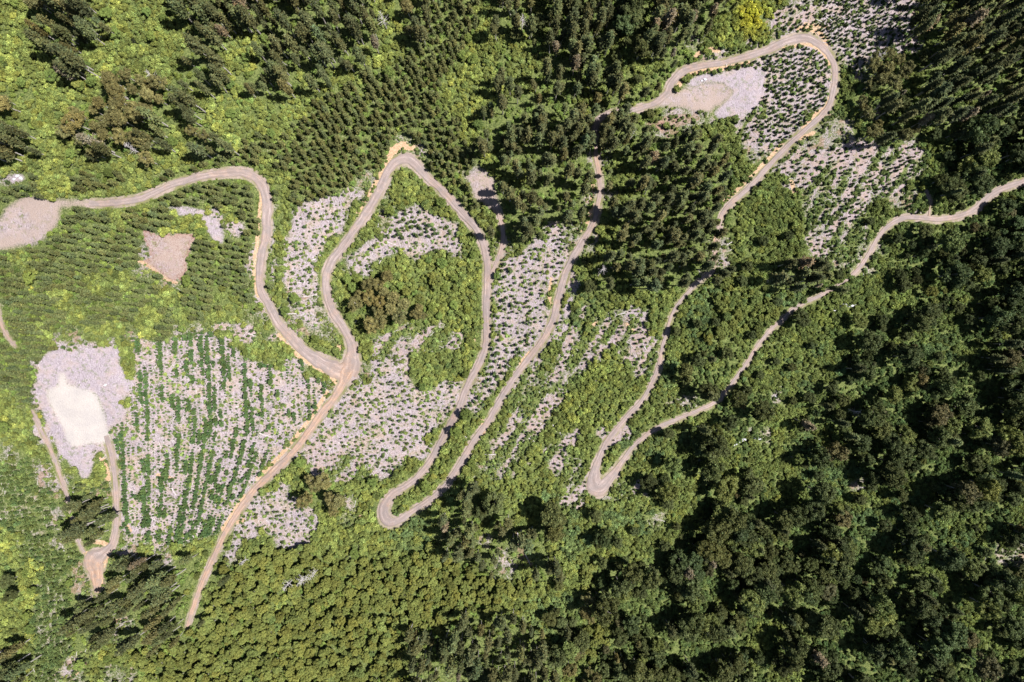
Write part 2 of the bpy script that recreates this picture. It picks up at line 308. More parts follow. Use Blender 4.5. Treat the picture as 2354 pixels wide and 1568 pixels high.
def ground_material():
    m, n, out = mat("hillside_ground")
    tc = n.nodes.new("ShaderNodeNewGeometry").outputs['Position']
    fine = nz(n, 1.6, 6, 0.75, tc); mid = nz(n, 0.22, 4, 0.6, tc); vf = nz(n, 5.0, 3, 0.8, tc)
    st = n.nodes.new("ShaderNodeMapping"); n.links.new(tc, st.inputs[0]); st.inputs['Scale'].default_value = (1.0, 0.35, 1.0); st.inputs['Rotation'].default_value = (0, 0, 0.6)
    st2 = n.nodes.new("ShaderNodeMapping"); n.links.new(tc, st2.inputs[0]); st2.inputs['Scale'].default_value = (0.35, 1.1, 1.0); st2.inputs['Rotation'].default_value = (0, 0, -0.4)
    streak = nz(n, 3.0, 5, 0.8, st.outputs[0], 0.6); streak2 = nz(n, 2.6, 5, 0.8, st2.outputs[0], 0.8)
    herb = nz(n, 0.55, 4, 0.7, tc)
    under = ramp(n, fine, [(0.35, (0.03, 0.045, 0.016)), (0.5, (0.13, 0.17, 0.05)), (0.68, (0.30, 0.33, 0.12))])
    slash = ramp(n, streak, [(0.36, (0.10, 0.075, 0.07)), (0.47, (0.34, 0.285, 0.30)), (0.58, (0.50, 0.435, 0.475)), (0.72, (0.74, 0.69, 0.72))])
    slash2 = ramp(n, streak2, [(0.3, (0.22, 0.17, 0.16)), (0.5, (0.42, 0.355, 0.39)), (0.66, (0.64, 0.57, 0.62))])
    slash = mix(n, mth(n, 'GREATER_THAN', mid, 0.5), slash, slash2)
    slash = mix(n, ramp(n, mid, [(0.46, g3(0)), (0.66, g3(0.75))]), slash, mix(n, ramp(n, fine, [(0.4, g3(0)), (0.6, g3(1))]), (0.30, 0.21, 0.15), (0.52, 0.42, 0.33)))
    gravel = ramp(n, vf, [(0.3, (0.29, 0.225, 0.20)), (0.5, (0.42, 0.34, 0.31)), (0.7, (0.54, 0.455, 0.425))])
    gravel = mix(n, ramp(n, fine, [(0.4, g3(0)), (0.7, g3(0.6))]), gravel, (0.38, 0.29, 0.23))
    white = ramp(n, vf, [(0.3, (0.46, 0.42, 0.385)), (0.55, (0.56, 0.52, 0.49)), (0.75, (0.68, 0.64, 0.61))])
    white = mix(n, ramp(n, mid, [(0.35, g3(0.8)), (0.6, g3(0))]), white, (0.46, 0.43, 0.42))
    orange = ramp(n, fine, [(0.3, (0.34, 0.21, 0.13)), (0.5, (0.54, 0.37, 0.23)), (0.7, (0.74, 0.57, 0.41))])
    brown = ramp(n, fine, [(0.3, (0.15, 0.08, 0.06)), (0.5, (0.34, 0.21, 0.165)), (0.7, (0.48, 0.36, 0.28))])
    def edge(name, lo=0.35, hi=0.65, s=0.5):
        a = attr(n, name).outputs['Fac']
        v = mth(n, 'ADD', a, mth(n, 'MULTIPLY', mth(n, 'SUBTRACT', fine, 0.5), s))
        return ramp(n, v, [(lo, g3(0)), (hi, g3(1))])
    slash = mix(n, ramp(n, herb, [(0.54, g3(0)), (0.60, g3(0.85))]), slash, mix(n, ramp(n, fine, [(0.4, g3(0)), (0.6, g3(1))]), (0.07, 0.085, 0.03), (0.26, 0.29, 0.12)))
    c = mix(n, edge('w_slash', 0.30, 0.62, 1.4), under, slash)
    c = mix(n, edge('w_brown'), c, brown)
    c = mix(n, edge('w_verge', 0.4, 0.7, 0.9), c, mix(n, ramp(n, mid, [(0.4, g3(0)), (0.6, g3(1))]), gravel, (0.24, 0.235, 0.11)))
    c = mix(n, edge('w_orange', 0.4, 0.7, 1.3), c, orange)
    c = mix(n, edge('w_chip', 0.35, 0.65, 1.0), c, mix(n, 0.35, slash, (0.44, 0.39, 0.45)))
    c = mix(n, edge('w_gravel', 0.25, 0.85, 1.5), c, mix(n, ramp(n, nz(n, 0.09, 5, 0.65, tc), [(0.42, g3(0)), (0.6, g3(0.85))]), gravel, slash))
    c = mix(n, edge('w_white', 0.25, 0.75, 1.2), c, white)
    c = mix(n, 1.0, c, (0.655, 0.64, 0.64), 'MULTIPLY')
    b = n.nodes.new("ShaderNodeBsdfPrincipled"); n.links.new(c, b.inputs['Base Color']); b.inputs['Roughness'].default_value = 0.95
    b.inputs['Specular IOR Level'].default_value = 0.15
    bp = n.nodes.new("ShaderNodeBump"); bp.inputs['Distance'].default_value = 0.35; bp.inputs['Strength'].default_value = 0.7
    n.links.new(mth(n, 'ADD', streak, fine), bp.inputs['Height']); n.links.new(bp.outputs[0], b.inputs['Normal'])
    n.links.new(b.outputs[0], out.inputs[0]); return m
def road_material():
    m, n, out = mat("gravel_road")
    tc = n.nodes.new("ShaderNodeNewGeometry").outputs['Position']
    v = attr(n, 'across').outputs['Fac']; warm = attr(n, 'warm').outputs['Fac']; al = attr(n, 'along').outputs['Fac']
    mid = nz(n, 0.10, 5, 0.7, tc)
    cmb = n.nodes.new("ShaderNodeCombineXYZ"); n.links.new(mth(n, 'ADD', mth(n, 'MULTIPLY', v, 2.2), mth(n, 'MULTIPLY', mid, 3.0)), cmb.inputs[0]); n.links.new(mth(n, 'MULTIPLY', al, 0.05), cmb.inputs[1])
    lines = nz(n, 2.2, 4, 0.65, cmb.outputs[0]); fine = nz(n, 3.5, 5, 0.75, tc)
    g = ramp(n, lines, [(0.32, (0.30, 0.245, 0.225)), (0.5, (0.40, 0.335, 0.315)), (0.66, (0.53, 0.455, 0.43))])
    o = ramp(n, lines, [(0.32, (0.40, 0.25, 0.17)), (0.5, (0.52, 0.36, 0.26)), (0.66, (0.62, 0.47, 0.36))])
    wf = mth(n, 'ADD', warm, mth(n, 'MULTIPLY', mth(n, 'SUBTRACT', mid, 0.5), 2.6), True)
    c = mix(n, wf, g, o)
    av = mth(n, 'ABSOLUTE', v)
    tr = ramp(n, mth(n, 'ABSOLUTE', mth(n, 'SUBTRACT', av, 0.42)), [(0.0, g3(1.18)), (0.17, g3(1.0)), (0.3, g3(0.93))])
    c = mix(n, 1.0, c, tr, 'MULTIPLY')
    c = mix(n, ramp(n, fine, [(0.35, g3(0.45)), (0.6, g3(0))]), c, (0.24, 0.19, 0.17))
    c = mix(n, ramp(n, nz(n, 0.32, 5, 0.7, tc), [(0.42, g3(0.5)), (0.55, g3(0))]), c, (0.27, 0.245, 0.24))
    ed = mth(n, 'ADD', av, mth(n, 'MULTIPLY', mth(n, 'SUBTRACT', fine, 0.5), 0.9))
    c = mix(n, ramp(n, ed, [(0.8, g3(0)), (1.02, g3(0.7))]), c, (0.30, 0.26, 0.18))
    c = mix(n, 1.0, c, (0.59, 0.56, 0.56), 'MULTIPLY')
    b = n.nodes.new("ShaderNodeBsdfPrincipled"); n.links.new(c, b.inputs['Base Color']); b.inputs['Roughness'].default_value = 0.95
    b.inputs['Specular IOR Level'].default_value = 0.15
    bp = n.nodes.new("ShaderNodeBump"); bp.inputs['Distance'].default_value = 0.12; bp.inputs['Strength'].default_value = 0.6
    n.links.new(fine, bp.inputs['Height']); n.links.new(bp.outputs[0], b.inputs['Normal'])
    n.links.new(b.outputs[0], out.inputs[0]); return m
def leaf_material(name, trans=0.12):
    m, n, out = mat(name)
    t = attr(n, 'tint', 'INSTANCER').outputs['Color']; l = attr(n, 'leaf').outputs['Color']
    c = mix(n, 1.0, t, l, 'MULTIPLY')
    d = n.nodes.new("ShaderNodeBsdfPrincipled"); n.links.new(c, d.inputs['Base Color']); d.inputs['Roughness'].default_value = 0.65
    d.inputs['Specular IOR Level'].default_value = 0.10
    tr = n.nodes.new("ShaderNodeBsdfTranslucent"); n.links.new(mix(n, 1.0, c, (1.2, 1.35, 0.6), 'MULTIPLY'), tr.inputs[0])
    ms = n.nodes.new("ShaderNodeMixShader"); ms.inputs[0].default_value = trans
    n.links.new(d.outputs[0], ms.inputs[1]); n.links.new(tr.outputs[0], ms.inputs[2]); n.links.new(ms.outputs[0], out.inputs[0])
    return m
def wood_material(name, lo, hi, scale=3.0):
    m, n, out = mat(name)
    tc = n.nodes.new("ShaderNodeTexCoord").outputs['Object']
    c = ramp(n, nz(n, scale, 5, 0.7, tc), [(0.3, lo), (0.7, hi)])
    b = n.nodes.new("ShaderNodeBsdfPrincipled"); n.links.new(c, b.inputs['Base Color']); b.inputs['Roughness'].default_value = 0.9
    n.links.new(b.outputs[0], out.inputs[0]); return m
MG, MR = ground_material(), road_material()
ML = leaf_material("foliage"); MN = leaf_material("needles", 0.06)
MT = wood_material("bark", (0.22, 0.19, 0.17), (0.48, 0.44, 0.41))
MW = wood_material("bleached_wood", (0.30, 0.26, 0.25), (0.56, 0.52, 0.53), 1.5)
MS = wood_material("pale_rock", (0.30, 0.29, 0.31), (0.62, 0.62, 0.66), 1.2)

# ------------------------------------------------------------------ mesh helpers
def mesh_from(name, V, F, mats, mi=None, leaf=None, smooth=False):
    """V (n,3); F list of arrays (each k x verts) ; mi material index per face"""
    me = bpy.data.meshes.new(name)
    V = np.asarray(V, np.float32)
    sizes = np.concatenate([np.full(len(f), f.shape[1], np.int32) for f in F])
    idx = np.concatenate([f.ravel() for f in F]).astype(np.int32)
    starts = np.concatenate([[0], np.cumsum(sizes)[:-1]]).astype(np.int32)
    me.vertices.add(len(V)); me.vertices.foreach_set('co', V.ravel())
    me.loops.add(len(idx)); me.loops.foreach_set('vertex_index', idx)
    me.polygons.add(len(sizes)); me.polygons.foreach_set('loop_start', starts); me.polygons.foreach_set('loop_total', sizes)
    if mi is not None: me.polygons.foreach_set('material_index', np.asarray(mi, np.int32))
    me.polygons.foreach_set('use_smooth', np.full(len(sizes), bool(smooth)))
    for m in mats: me.materials.append(m)
    if leaf is not None:
        a = me.attributes.new('leaf', 'FLOAT_COLOR', 'POINT')
        c = np.ones((len(V), 4), np.float32); c[:, :3] = leaf; a.data.foreach_set('color', c.ravel())
    me.update(calc_edges=True); me.validate(); return me
def addv(me, name, vals):
    a = me.attributes.new(name, 'FLOAT', 'POINT'); a.data.foreach_set('value', np.asarray(vals, np.float32))
def link(name, me, parent=None):
    o = bpy.data.objects.new(name, me); sc.collection.objects.link(o)
    if parent is not None: o.parent = parent
    return o

# ------------------------------------------------------------------ terrain
def axis(a, b, step, far):
    c = list(np.arange(a, b+0.01, step)); s = step; x = b
    while x < far: s *= 1.35; x += s; c.append(x)
    s = step; x = a; pre = []
    while x > -far: s *= 1.35; x -= s; pre.append(x)
    return np.array(pre[::-1]+c)
gx = axis(-262, 330, 0.85, 2500); gy = axis(-235, 200, 0.85, 2500)
XX, YY = np.meshgrid(gx, gy); ZZ = zt(XX, YY)
PX, PY = proj(XX, YY, ZZ)
inside = (PX > -M+2) & (PX < PW+M-2) & (PY > -M+2) & (PY < PH+M-2)
rd = np.where(inside, rast(road_d, PX, PY), 60.0)
ZZ = ZZ-0.16*np.clip(1-rd/2.0, 0, 1)
C = cls(PX, PY)
W = {}
n1 = fbm(PX/16, PY/16, 81)
pad_at = np.where(inside, rast(pad_id, PX, PY), -1)
tn = np.where(inside, rast(tone, PX, PY), -1)
sl_ = np.where(isin(C, "WR"), 0.72, 0.0)+np.where(C == ord('T'), 0.58, 0)+np.where(C == ord('S'), 0.44, 0)+np.where(C == ord('N'), 0.3, 0)+np.where(isin(C, "Mm"), 0.12, 0)
for _k in range(3):
    sl_[1:-1, 1:-1] = (sl_[1:-1, 1:-1]*2+sl_[:-2, 1:-1]+sl_[2:, 1:-1]+sl_[1:-1, :-2]+sl_[1:-1, 2:])/6
sl_ = np.clip(sl_+0.5*(fbm(XX/4.5, YY/4.5, 77, 3)-0.5)*(sl_ > 0.05), 0, 1)
def streaks(x, y):
    a = R(57); return fbm((x*math.cos(a)+y*math.sin(a))/16, (-x*math.sin(a)+y*math.cos(a))/3.2, 58, 3)
stk = streaks(XX, YY)
sl_ = np.where(C == ord('T'), np.clip(0.45+2.6*(stk-0.5), 0, 1), sl_)
W['w_slash'] = sl_
W['w_brown'] = np.clip(np.where(tn == 4, 0.5, 0)+np.where((C == ord('S')) & (n1 > 0.62), 0.5, 0)+np.where((C == ord('T')) & (stk > 0.55), 0.42, 0)+np.where(pad_at == 1, 1.0, 0), 0, 1)
W['w_verge'] = np.clip(1.0-np.clip(rd, 0, 60)/9.0, 0, 1)
sd = np.where(inside, rast(soil_d, PX, PY), 40.0)
W['w_orange'] = np.clip(np.clip(0.72-sd/6.0, 0, 1)+(tn == 3)*1.0, 0, 1)
def soft(mask):
    a = mask.astype(float); b = a.copy()
    b[1:-1, 1:-1] = (a[1:-1, 1:-1]*2+a[:-2, 1:-1]+a[2:, 1:-1]+a[1:-1, :-2]+a[1:-1, 2:])/6; return b
def softn(m):
    for _k in range(5): m = soft(m)
    return m
W['w_chip'] = softn(tn == 0); W['w_gravel'] = softn(tn == 1); W['w_white'] = softn(tn == 2)
W['w_gravel'] = W['w_gravel']*np.where(pad_at == 1, 0.72, 1.0)
ny, nx = XX.shape
V = np.stack([XX.ravel(), YY.ravel(), ZZ.ravel()], 1)
ii = (np.arange(ny-1)[:, None]*nx+np.arange(nx-1)[None]).ravel()
Q = np.stack([ii, ii+1, ii+1+nx, ii+nx], 1)
fpad = np.where(inside, rast(pad_id, PX, PY), -1)[:-1, :-1].ravel()
names = {-1: 'hillside_ground', 2: 'wood_chip_clearing', 3: 'white_gravel_clearing', 4: 'log_landing', 5: 'log_landing', 0: 'gravel_turning_area', 1: 'gravel_pad'}
for pid in range(-1, len(PADS)):
    q = Q[fpad == pid]
    if len(q) == 0: continue
    used, inv = np.unique(q.ravel(), return_inverse=True)
    me = mesh_from(names[pid], V[used], [inv.reshape(-1, 4)], [MG], smooth=True)
    for k in W: addv(me, k, W[k].ravel()[used])
    o = link(names[pid], me); o['kind'] = 'structure'
    o['label'] = "rough green and lilac hillside under the trees and roads" if pid < 0 else PADS[pid][0]
    o['category'] = 'ground' if pid < 0 else 'clearing'

# roads
WARM = {'A': 0.12, 'B': 0.1, 'C': 0.95, 'D': 0.15, 'E': 0.25, 'F': 0.25, 'G': 0.5, 'H': 0.6}
RN = {'E': 'dirt_track', 'G': 'dirt_track', 'H': 'dirt_track', 'C': 'dirt_road', 'D': 'gravel_track'}
for ki, (k, (lab, pts)) in enumerate(ROADS.items()):
    c = road_c[k]
    t = np.gradient(c[:, :2], axis=0); t /= np.linalg.norm(t, axis=1)[:, None]+1e-9
    nrm = np.stack([-t[:, 1], t[:, 0]], 1)
    K = 13; vs = np.linspace(-1, 1, K)
    L = np.concatenate([[0], np.cumsum(np.hypot(*(np.diff(c[:, :2], axis=0).T)))])*0.178
    jl = 1+0.36*(noise(L/2.2, L*0+ki, 5)-0.5)+0.34*(noise(L/13, L*0+ki, 7)-0.5); jr = 1+0.36*(noise(L/2.2, L*0+ki+50, 6)-0.5)+0.34*(noise(L/11, L*0+ki+50, 8)-0.5)
    hw = c[:, 2]/2
    off = hw[:, None]*vs[None]*np.where(vs[None] < 0, jl[:, None], jr[:, None])
    px = c[:, 0, None]+nrm[:, 0, None]*off; py = c[:, 1, None]+nrm[:, 1, None]*off
    x, y = unproj(px, py); z = zt(x, y)
    lift = 0.02+0.06*(1-np.abs(vs)**6)[None]+0.004*ki
    z = z+lift-np.where(np.abs(vs)[None] == 1, 0.22, 0)
    N = len(c); i0 = (np.arange(N-1)[:, None]*K+np.arange(K-1)[None]).ravel()
    F = np.stack([i0, i0+K, i0+K+1, i0+1], 1)
    me = mesh_from(RN.get(k, 'gravel_road'), np.stack([x.ravel(), y.ravel(), z.ravel()], 1), [F[:, ::-1]], [MR], smooth=True)
    nn = np.zeros(len(me.polygons)*3); me.polygons.foreach_get('normal', nn)
    if nn[2::3].mean() < 0: me.flip_normals()
    addv(me, 'across', np.tile(vs, N)); addv(me, 'along', np.repeat(L, K))
    wm = np.full(N, WARM[k])
    if k == 'B':
        wm = wm+0.35*np.exp(-((c[:, 0]-1225)**2+(c[:, 1]-800)**2)/60**2)+0.6*np.exp(-((c[:, 0]-1372)**2+(c[:, 1]-390)**2)/70**2)+0.5*np.exp(-((c[:, 0]-800)**2+(c[:, 1]-860)**2)/50**2)+0.5*np.exp(-((c[:, 0]-1650)**2+(c[:, 1]-560)**2)/60**2)
    if k == 'A': wm = wm+0.5*np.exp(-((c[:, 0]-800)**2+(c[:, 1]-860)**2)/60**2)
    if k == 'D': wm = wm+1.0*np.clip((c[:, 1]-1285)/15, 0, 1)
    addv(me, 'warm', np.repeat(wm, K))
    o = link(RN.get(k, 'gravel_road'), me); o['kind'] = 'structure'; o['label'] = lab; o['category'] = 'road'

# ------------------------------------------------------------------ plant shapes
def quads(P, N_, U, a, b):
    """quads at P, normal N_, long axis U, half sizes a (along U) and b"""
    U = U-(U*N_).sum(1)[:, None]*N_; U /= np.linalg.norm(U, axis=1)[:, None]+1e-9
    S = np.cross(N_, U); a = np.asarray(a)[:, None]; b = np.asarray(b)[:, None]
    V = np.stack([P-U*a, P-S*b+U*a*0.1, P+U*a, P+S*b+U*a*0.1], 1).reshape(-1, 3)
    return V, np.arange(len(V)).reshape(-1, 4)
def rdir(r, n, up=0.0):
    d = r.normal(size=(n, 3)); d[:, 2] += up; return d/np.linalg.norm(d, axis=1)[:, None]
def ico(sub=2):
    t = (1+5**.5)/2
    v = [(-1,t,0),(1,t,0),(-1,-t,0),(1,-t,0),(0,-1,t),(0,1,t),(0,-1,-t),(0,1,-t),(t,0,-1),(t,0,1),(-t,0,-1),(-t,0,1)]
    f = [(0,11,5),(0,5,1),(0,1,7),(0,7,10),(0,10,11),(1,5,9),(5,11,4),(11,10,2),(10,7,6),(7,1,8),(3,9,4),(3,4,2),(3,2,6),(3,6,8),(3,8,9),(4,9,5),(2,4,11),(6,2,10),(8,6,7),(9,8,1)]
    v = [np.array(q)/np.linalg.norm(q) for q in v]
    for _ in range(sub):
        c = {}; nf = []
        def md(a, b):
            k = (min(a, b), max(a, b))
            if k not in c:
                m = v[a]+v[b]; v.append(m/np.linalg.norm(m)); c[k] = len(v)-1
            return c[k]
        for a, b, d in f:
            x, y, z = md(a, b), md(b, d), md(d, a); nf += [(a, x, z), (b, y, x), (d, z, y), (x, y, z)]
        f = nf
    return np.array(v), np.array(f)
IV, IF = ico(1)
class Part:
    def __init__(s): s.V = []; s.T = []; s.Q = []; s.L = []; s.n = 0
    def add(s, V, F, leaf=1.0):
        (s.Q if F.shape[1] == 4 else s.T).append(F+s.n); s.V.append(V); s.n += len(V)
        L = np.ones((len(V), 3)); L[:] = leaf if np.isscalar(leaf) or np.asarray(leaf).ndim <= 1 and np.size(leaf) == 3 else np.asarray(leaf); s.L.append(L)
    def data(s):
        F = ([np.vstack(s.Q)] if s.Q else [])+([np.vstack(s.T)] if s.T else [])
        return np.vstack(s.V), F, np.vstack(s.L)
def leafcol(r, n, spread=0.28, warm=0.07):
    b = 1+spread*r.normal(size=n); w = warm*r.normal(size=n)
    c = np.stack([b*(1+w), b, b*(1-w)], 1); return np.repeat(np.clip(c, 0.35, 2.0), 4, axis=0)
def lumpy_crown(seed, rad, h0, h1, lumps, leaves, ls, core=0.72, lrr=(0.30, 0.52)):
    """rounded crown made of leaf clumps; rad metres, from height h0 to h1"""
    r = np.random.default_rng(seed); p = Part()
    cz = (h0+h1)/2; hz = (h1-h0)/2
    d = rdir(r, lumps, 0.35); d[:, 2] = np.clip(d[:, 2], -0.55, 1)
    q_ = 1-lrr[1]*0.75; cen = d*np.array([rad*q_, rad*q_, hz*q_])*r.uniform(0.55, 1.12, (lumps, 1))*np.array([1+0.15*r.normal(), 1+0.15*r.normal(), 1]); cen[:, 2] += cz
    lr = r.uniform(*lrr, lumps)*min(rad, hz*1.3)
    for c, q in zip(cen, lr):
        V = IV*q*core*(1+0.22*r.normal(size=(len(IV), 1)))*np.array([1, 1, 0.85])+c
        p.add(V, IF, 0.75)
    k = r.integers(0, lumps, leaves); dd = rdir(r, leaves, 0.45)
    P = cen[k]+dd*lr[k][:, None]*r.uniform(0.75, 1.15, (leaves, 1))
    Nn = dd+0.75*r.normal(size=(leaves, 3)); Nn /= np.linalg.norm(Nn, axis=1)[:, None]
    lump_tone = (1+0.2*r.normal(size=lumps))[k]
    V, F = quads(P, Nn, rdir(r, leaves), ls*r.uniform(0.7, 1.4, leaves), ls*0.62*r.uniform(0.7, 1.3, leaves))
    p.add(V, F, leafcol(r, leaves)*np.repeat(lump_tone, 4)[:, None]); return p
def pine_crown(seed, rad, h0, h1, whorls, tufts, ls, ragged=0.35, power=0.8):
    r = np.random.default_rng(seed); p = Part()
    hs = np.linspace(h0, h1, whorls); A = []; B = []; S = []
    for i, h in enumerate(hs):
        f = (h1-h)/(h1-h0); prof = (f**power)*0.92+0.08
        if f > 0.72: prof *= 1-(f-0.72)*1.7
        prof *= r.uniform(0.72, 1.12)
        nb = r.integers(5, 8); a0 = r.uniform(0, 6.28)
        for b in range(nb):
            a = a0+b*6.283/nb+0.3*r.normal(); L = rad*prof*(1-ragged*r.uniform(0, 1))
            up = 0.25+0.35*(1-f)
            tip = np.array([math.cos(a)*L, math.sin(a)*L, h+L*up*r.uniform(0.4, 1.0)])
            base = np.array([0, 0, h])
            nt_ = max(2, int(tufts*(0.35+prof)))
            t = r.uniform(0.25, 1.03, nt_)[:, None]
            pts = base+(tip-base)*t+r.normal(size=(nt_, 3))*0.09*rad*np.array([1, 1, 0.7])
            A.append(pts); dr = (tip-base)/max(1e-6, np.linalg.norm(tip-base)); B.append(np.tile(dr, (nt_, 1))); S.append(np.full(nt_, r.uniform(0.8, 1.25)))
    A = np.vstack(A); B = np.vstack(B); S = np.concatenate(S); n_ = len(A)
    U = B+0.45*r.normal(size=(n_, 3)); U /= np.linalg.norm(U, axis=1)[:, None]
    Nn = np.array([0, 0, 1.0])+0.6*r.normal(size=(n_, 3)); Nn /= np.linalg.norm(Nn, axis=1)[:, None]
    V, F = quads(A, Nn, U, ls*1.5*r.uniform(0.7, 1.3, n_), ls*0.55*r.uniform(0.7, 1.3, n_))
    # opaque heart of twigs
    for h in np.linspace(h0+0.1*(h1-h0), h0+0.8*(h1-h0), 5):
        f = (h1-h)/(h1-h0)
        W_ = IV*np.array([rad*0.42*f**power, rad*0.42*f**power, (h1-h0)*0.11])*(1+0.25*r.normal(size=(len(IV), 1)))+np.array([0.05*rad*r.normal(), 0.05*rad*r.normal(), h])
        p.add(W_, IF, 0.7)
    p.add(V, F, leafcol(r, n_, 0.22, 0.08)*np.repeat(S, 4)[:, None]); return p
def tube(p, pts, rads, k=6, leaf=1.0):
    pts = np.array(pts, float); n_ = len(pts); a = np.arange(k)*2*math.pi/k; V = []
    for i in range(n_):
        t = pts[min(i+1, n_-1)]-pts[max(i-1, 0)]; t /= np.linalg.norm(t)
        s = np.cross(t, [0.3, 0.9, 0.2]); s /= np.linalg.norm(s); u = np.cross(t, s)
        V.append(pts[i]+rads[i]*(np.cos(a)[:, None]*s+np.sin(a)[:, None]*u))
    V = np.vstack(V); F = [(i*k+j, i*k+(j+1) % k, (i+1)*k+(j+1) % k, (i+1)*k+j) for i in range(n_-1) for j in range(k)]
    p.add(V, np.array(F), leaf)
def trunk(seed, h, r0, limbs=0, rad=1.0, hb=0.5):
    r = np.random.default_rng(seed); p = Part()
    P = [(0.02*h*r.normal()*(i > 0)*0.5, 0.02*h*r.normal()*(i > 0)*0.5, h*t) for i, t in enumerate((-0.03, 0.3, 0.6, 0.85, 1.0))]
    tube(p, P, [r0*1.15, r0*0.85, r0*0.6, r0*0.3, r0*0.06])
    for _ in range(limbs):
        t = r.uniform(hb, 0.9); a = r.uniform(0, 6.28); L = rad*r.uniform(0.5, 0.9)
        b = np.array([0, 0, h*t])
        tube(p, [b, b+np.array([math.cos(a)*L*0.5, math.sin(a)*L*0.5, L*0.35]), b+np.array([math.cos(a)*L, math.sin(a)*L, L*0.6])], [r0*0.35, r0*0.22, r0*0.06], 4)
    return p
def build(name, p, mats, mi=0):
    V, F, L = p.data(); return mesh_from(name, V, F, mats, leaf=L)
def merged(name, crown, trk, ml):
    a = Part(); V, F, L = crown.data(); nF = sum(len(f) for f in F)
    V2, F2, L2 = trk.data()
    VV = np.vstack([V, V2]); LL = np.vstack([L, L2])
    FF = F+[f+len(V) for f in F2]
    mi = np.concatenate([np.zeros(nF), np.ones(sum(len(f) for f in F2))])
    return mesh_from(name, VV, FF, [ml, MT], mi=mi, leaf=LL)

# every kind: list of variants (crown, trunk) of a standard size
KIND = {}
KIND['pine_tree'] = dict(h=20.0, r=2.7, ml=MN, v=[(pine_crown(100+i, 2.7+0.25*(i % 3), 7.0+(i % 3)*1.6, 20.2, 14, 14, 0.30, 0.62, 0.42), trunk(150+i, 20, 0.24, 5, 1.6, 0.3)) for i in range(8)])
KIND['plantation_pine'] = dict(h=6.5, r=1.55, ml=MN, v=[(pine_crown(200+i, 1.7, 0.7, 6.7, 10, 12, 0.22, 0.45, 0.62), trunk(250+i, 6.3, 0.12)) for i in range(4)])
KIND['young_pine'] = dict(h=2.4, r=0.85, ml=MN, v=[(pine_crown(300+i, 1.0, 0.15, 2.5, 6, 8, 0.17, 0.3, 0.7), trunk(350+i, 2.3, 0.04)) for i in range(4)])
KIND['broadleaf_tree'] = dict(h=13.0, r=3.9, ml=ML, v=[(lumpy_crown(400+i, 4.1, 4.2, 13.4, 46+4*(i % 3), 2600, 0.25, 0.74, (0.17, 0.33)), trunk(450+i, 10.5, 0.26, 6, 3.0, 0.35)) for i in range(10)])
KIND['brown_crowned_tree'] = dict(h=13.0, r=3.1, ml=ML, v=[(lumpy_crown(500+i, 3.4, 6.0, 13.3, 38, 1900, 0.2, 0.65, (0.16, 0.32)), trunk(550+i, 12, 0.22, 7, 2.6, 0.4)) for i in range(3)])
KIND['shrub'] = dict(h=2.0, r=1.5, ml=ML, v=[(lumpy_crown(600+i, 1.6, 0.0, 2.1, 9, 520, 0.15), trunk(650+i, 1.2, 0.05)) for i in range(6)])

# ------------------------------------------------------------------ where the plants stand
TINT = {'P': (0.078, 0.083, 0.034), 'M': (0.094, 0.100, 0.036), 'm': (0.096, 0.110, 0.042), 'N': (0.085, 0.115, 0.036), 'B': (0.172, 0.190, 0.050), 'D': (0.085, 0.096, 0.034),
        'O': (0.165, 0.150, 0.058), 'G': (0.170, 0.200, 0.054), 'Y': (0.215, 0.245, 0.060), 'F': (0.140, 0.190, 0.066), 'S': (0.160, 0.190, 0.060), 'T': (0.165, 0.200, 0.060), 'W': (0.115, 0.140, 0.045), 'R': (0.070, 0.100, 0.036), 'U': (0.10, 0.125, 0.035)}
XMIN, XMAX, YMIN, YMAX = -235, 300, -205, 172
def lattice(sx, sy, ang=0.0, jit=0.5, shift=0.0):
    Rr = 420; u = np.arange(-Rr, Rr, sx); v = np.arange(-Rr, Rr, sy); U, Vv = np.meshgrid(u, v)
    U = U+shift*0
    U = U+sx*jit*rng.uniform(-1, 1, U.shape); Vv = Vv+sy*jit*rng.uniform(-1, 1, U.shape)
    c, s = math.cos(ang), math.sin(ang); x = U*c-Vv*s; y = U*s+Vv*c
    k = (x > XMIN) & (x < XMAX) & (y > YMIN) & (y < YMAX); return x[k], y[k]
ITEMS = {k: [] for k in KIND}
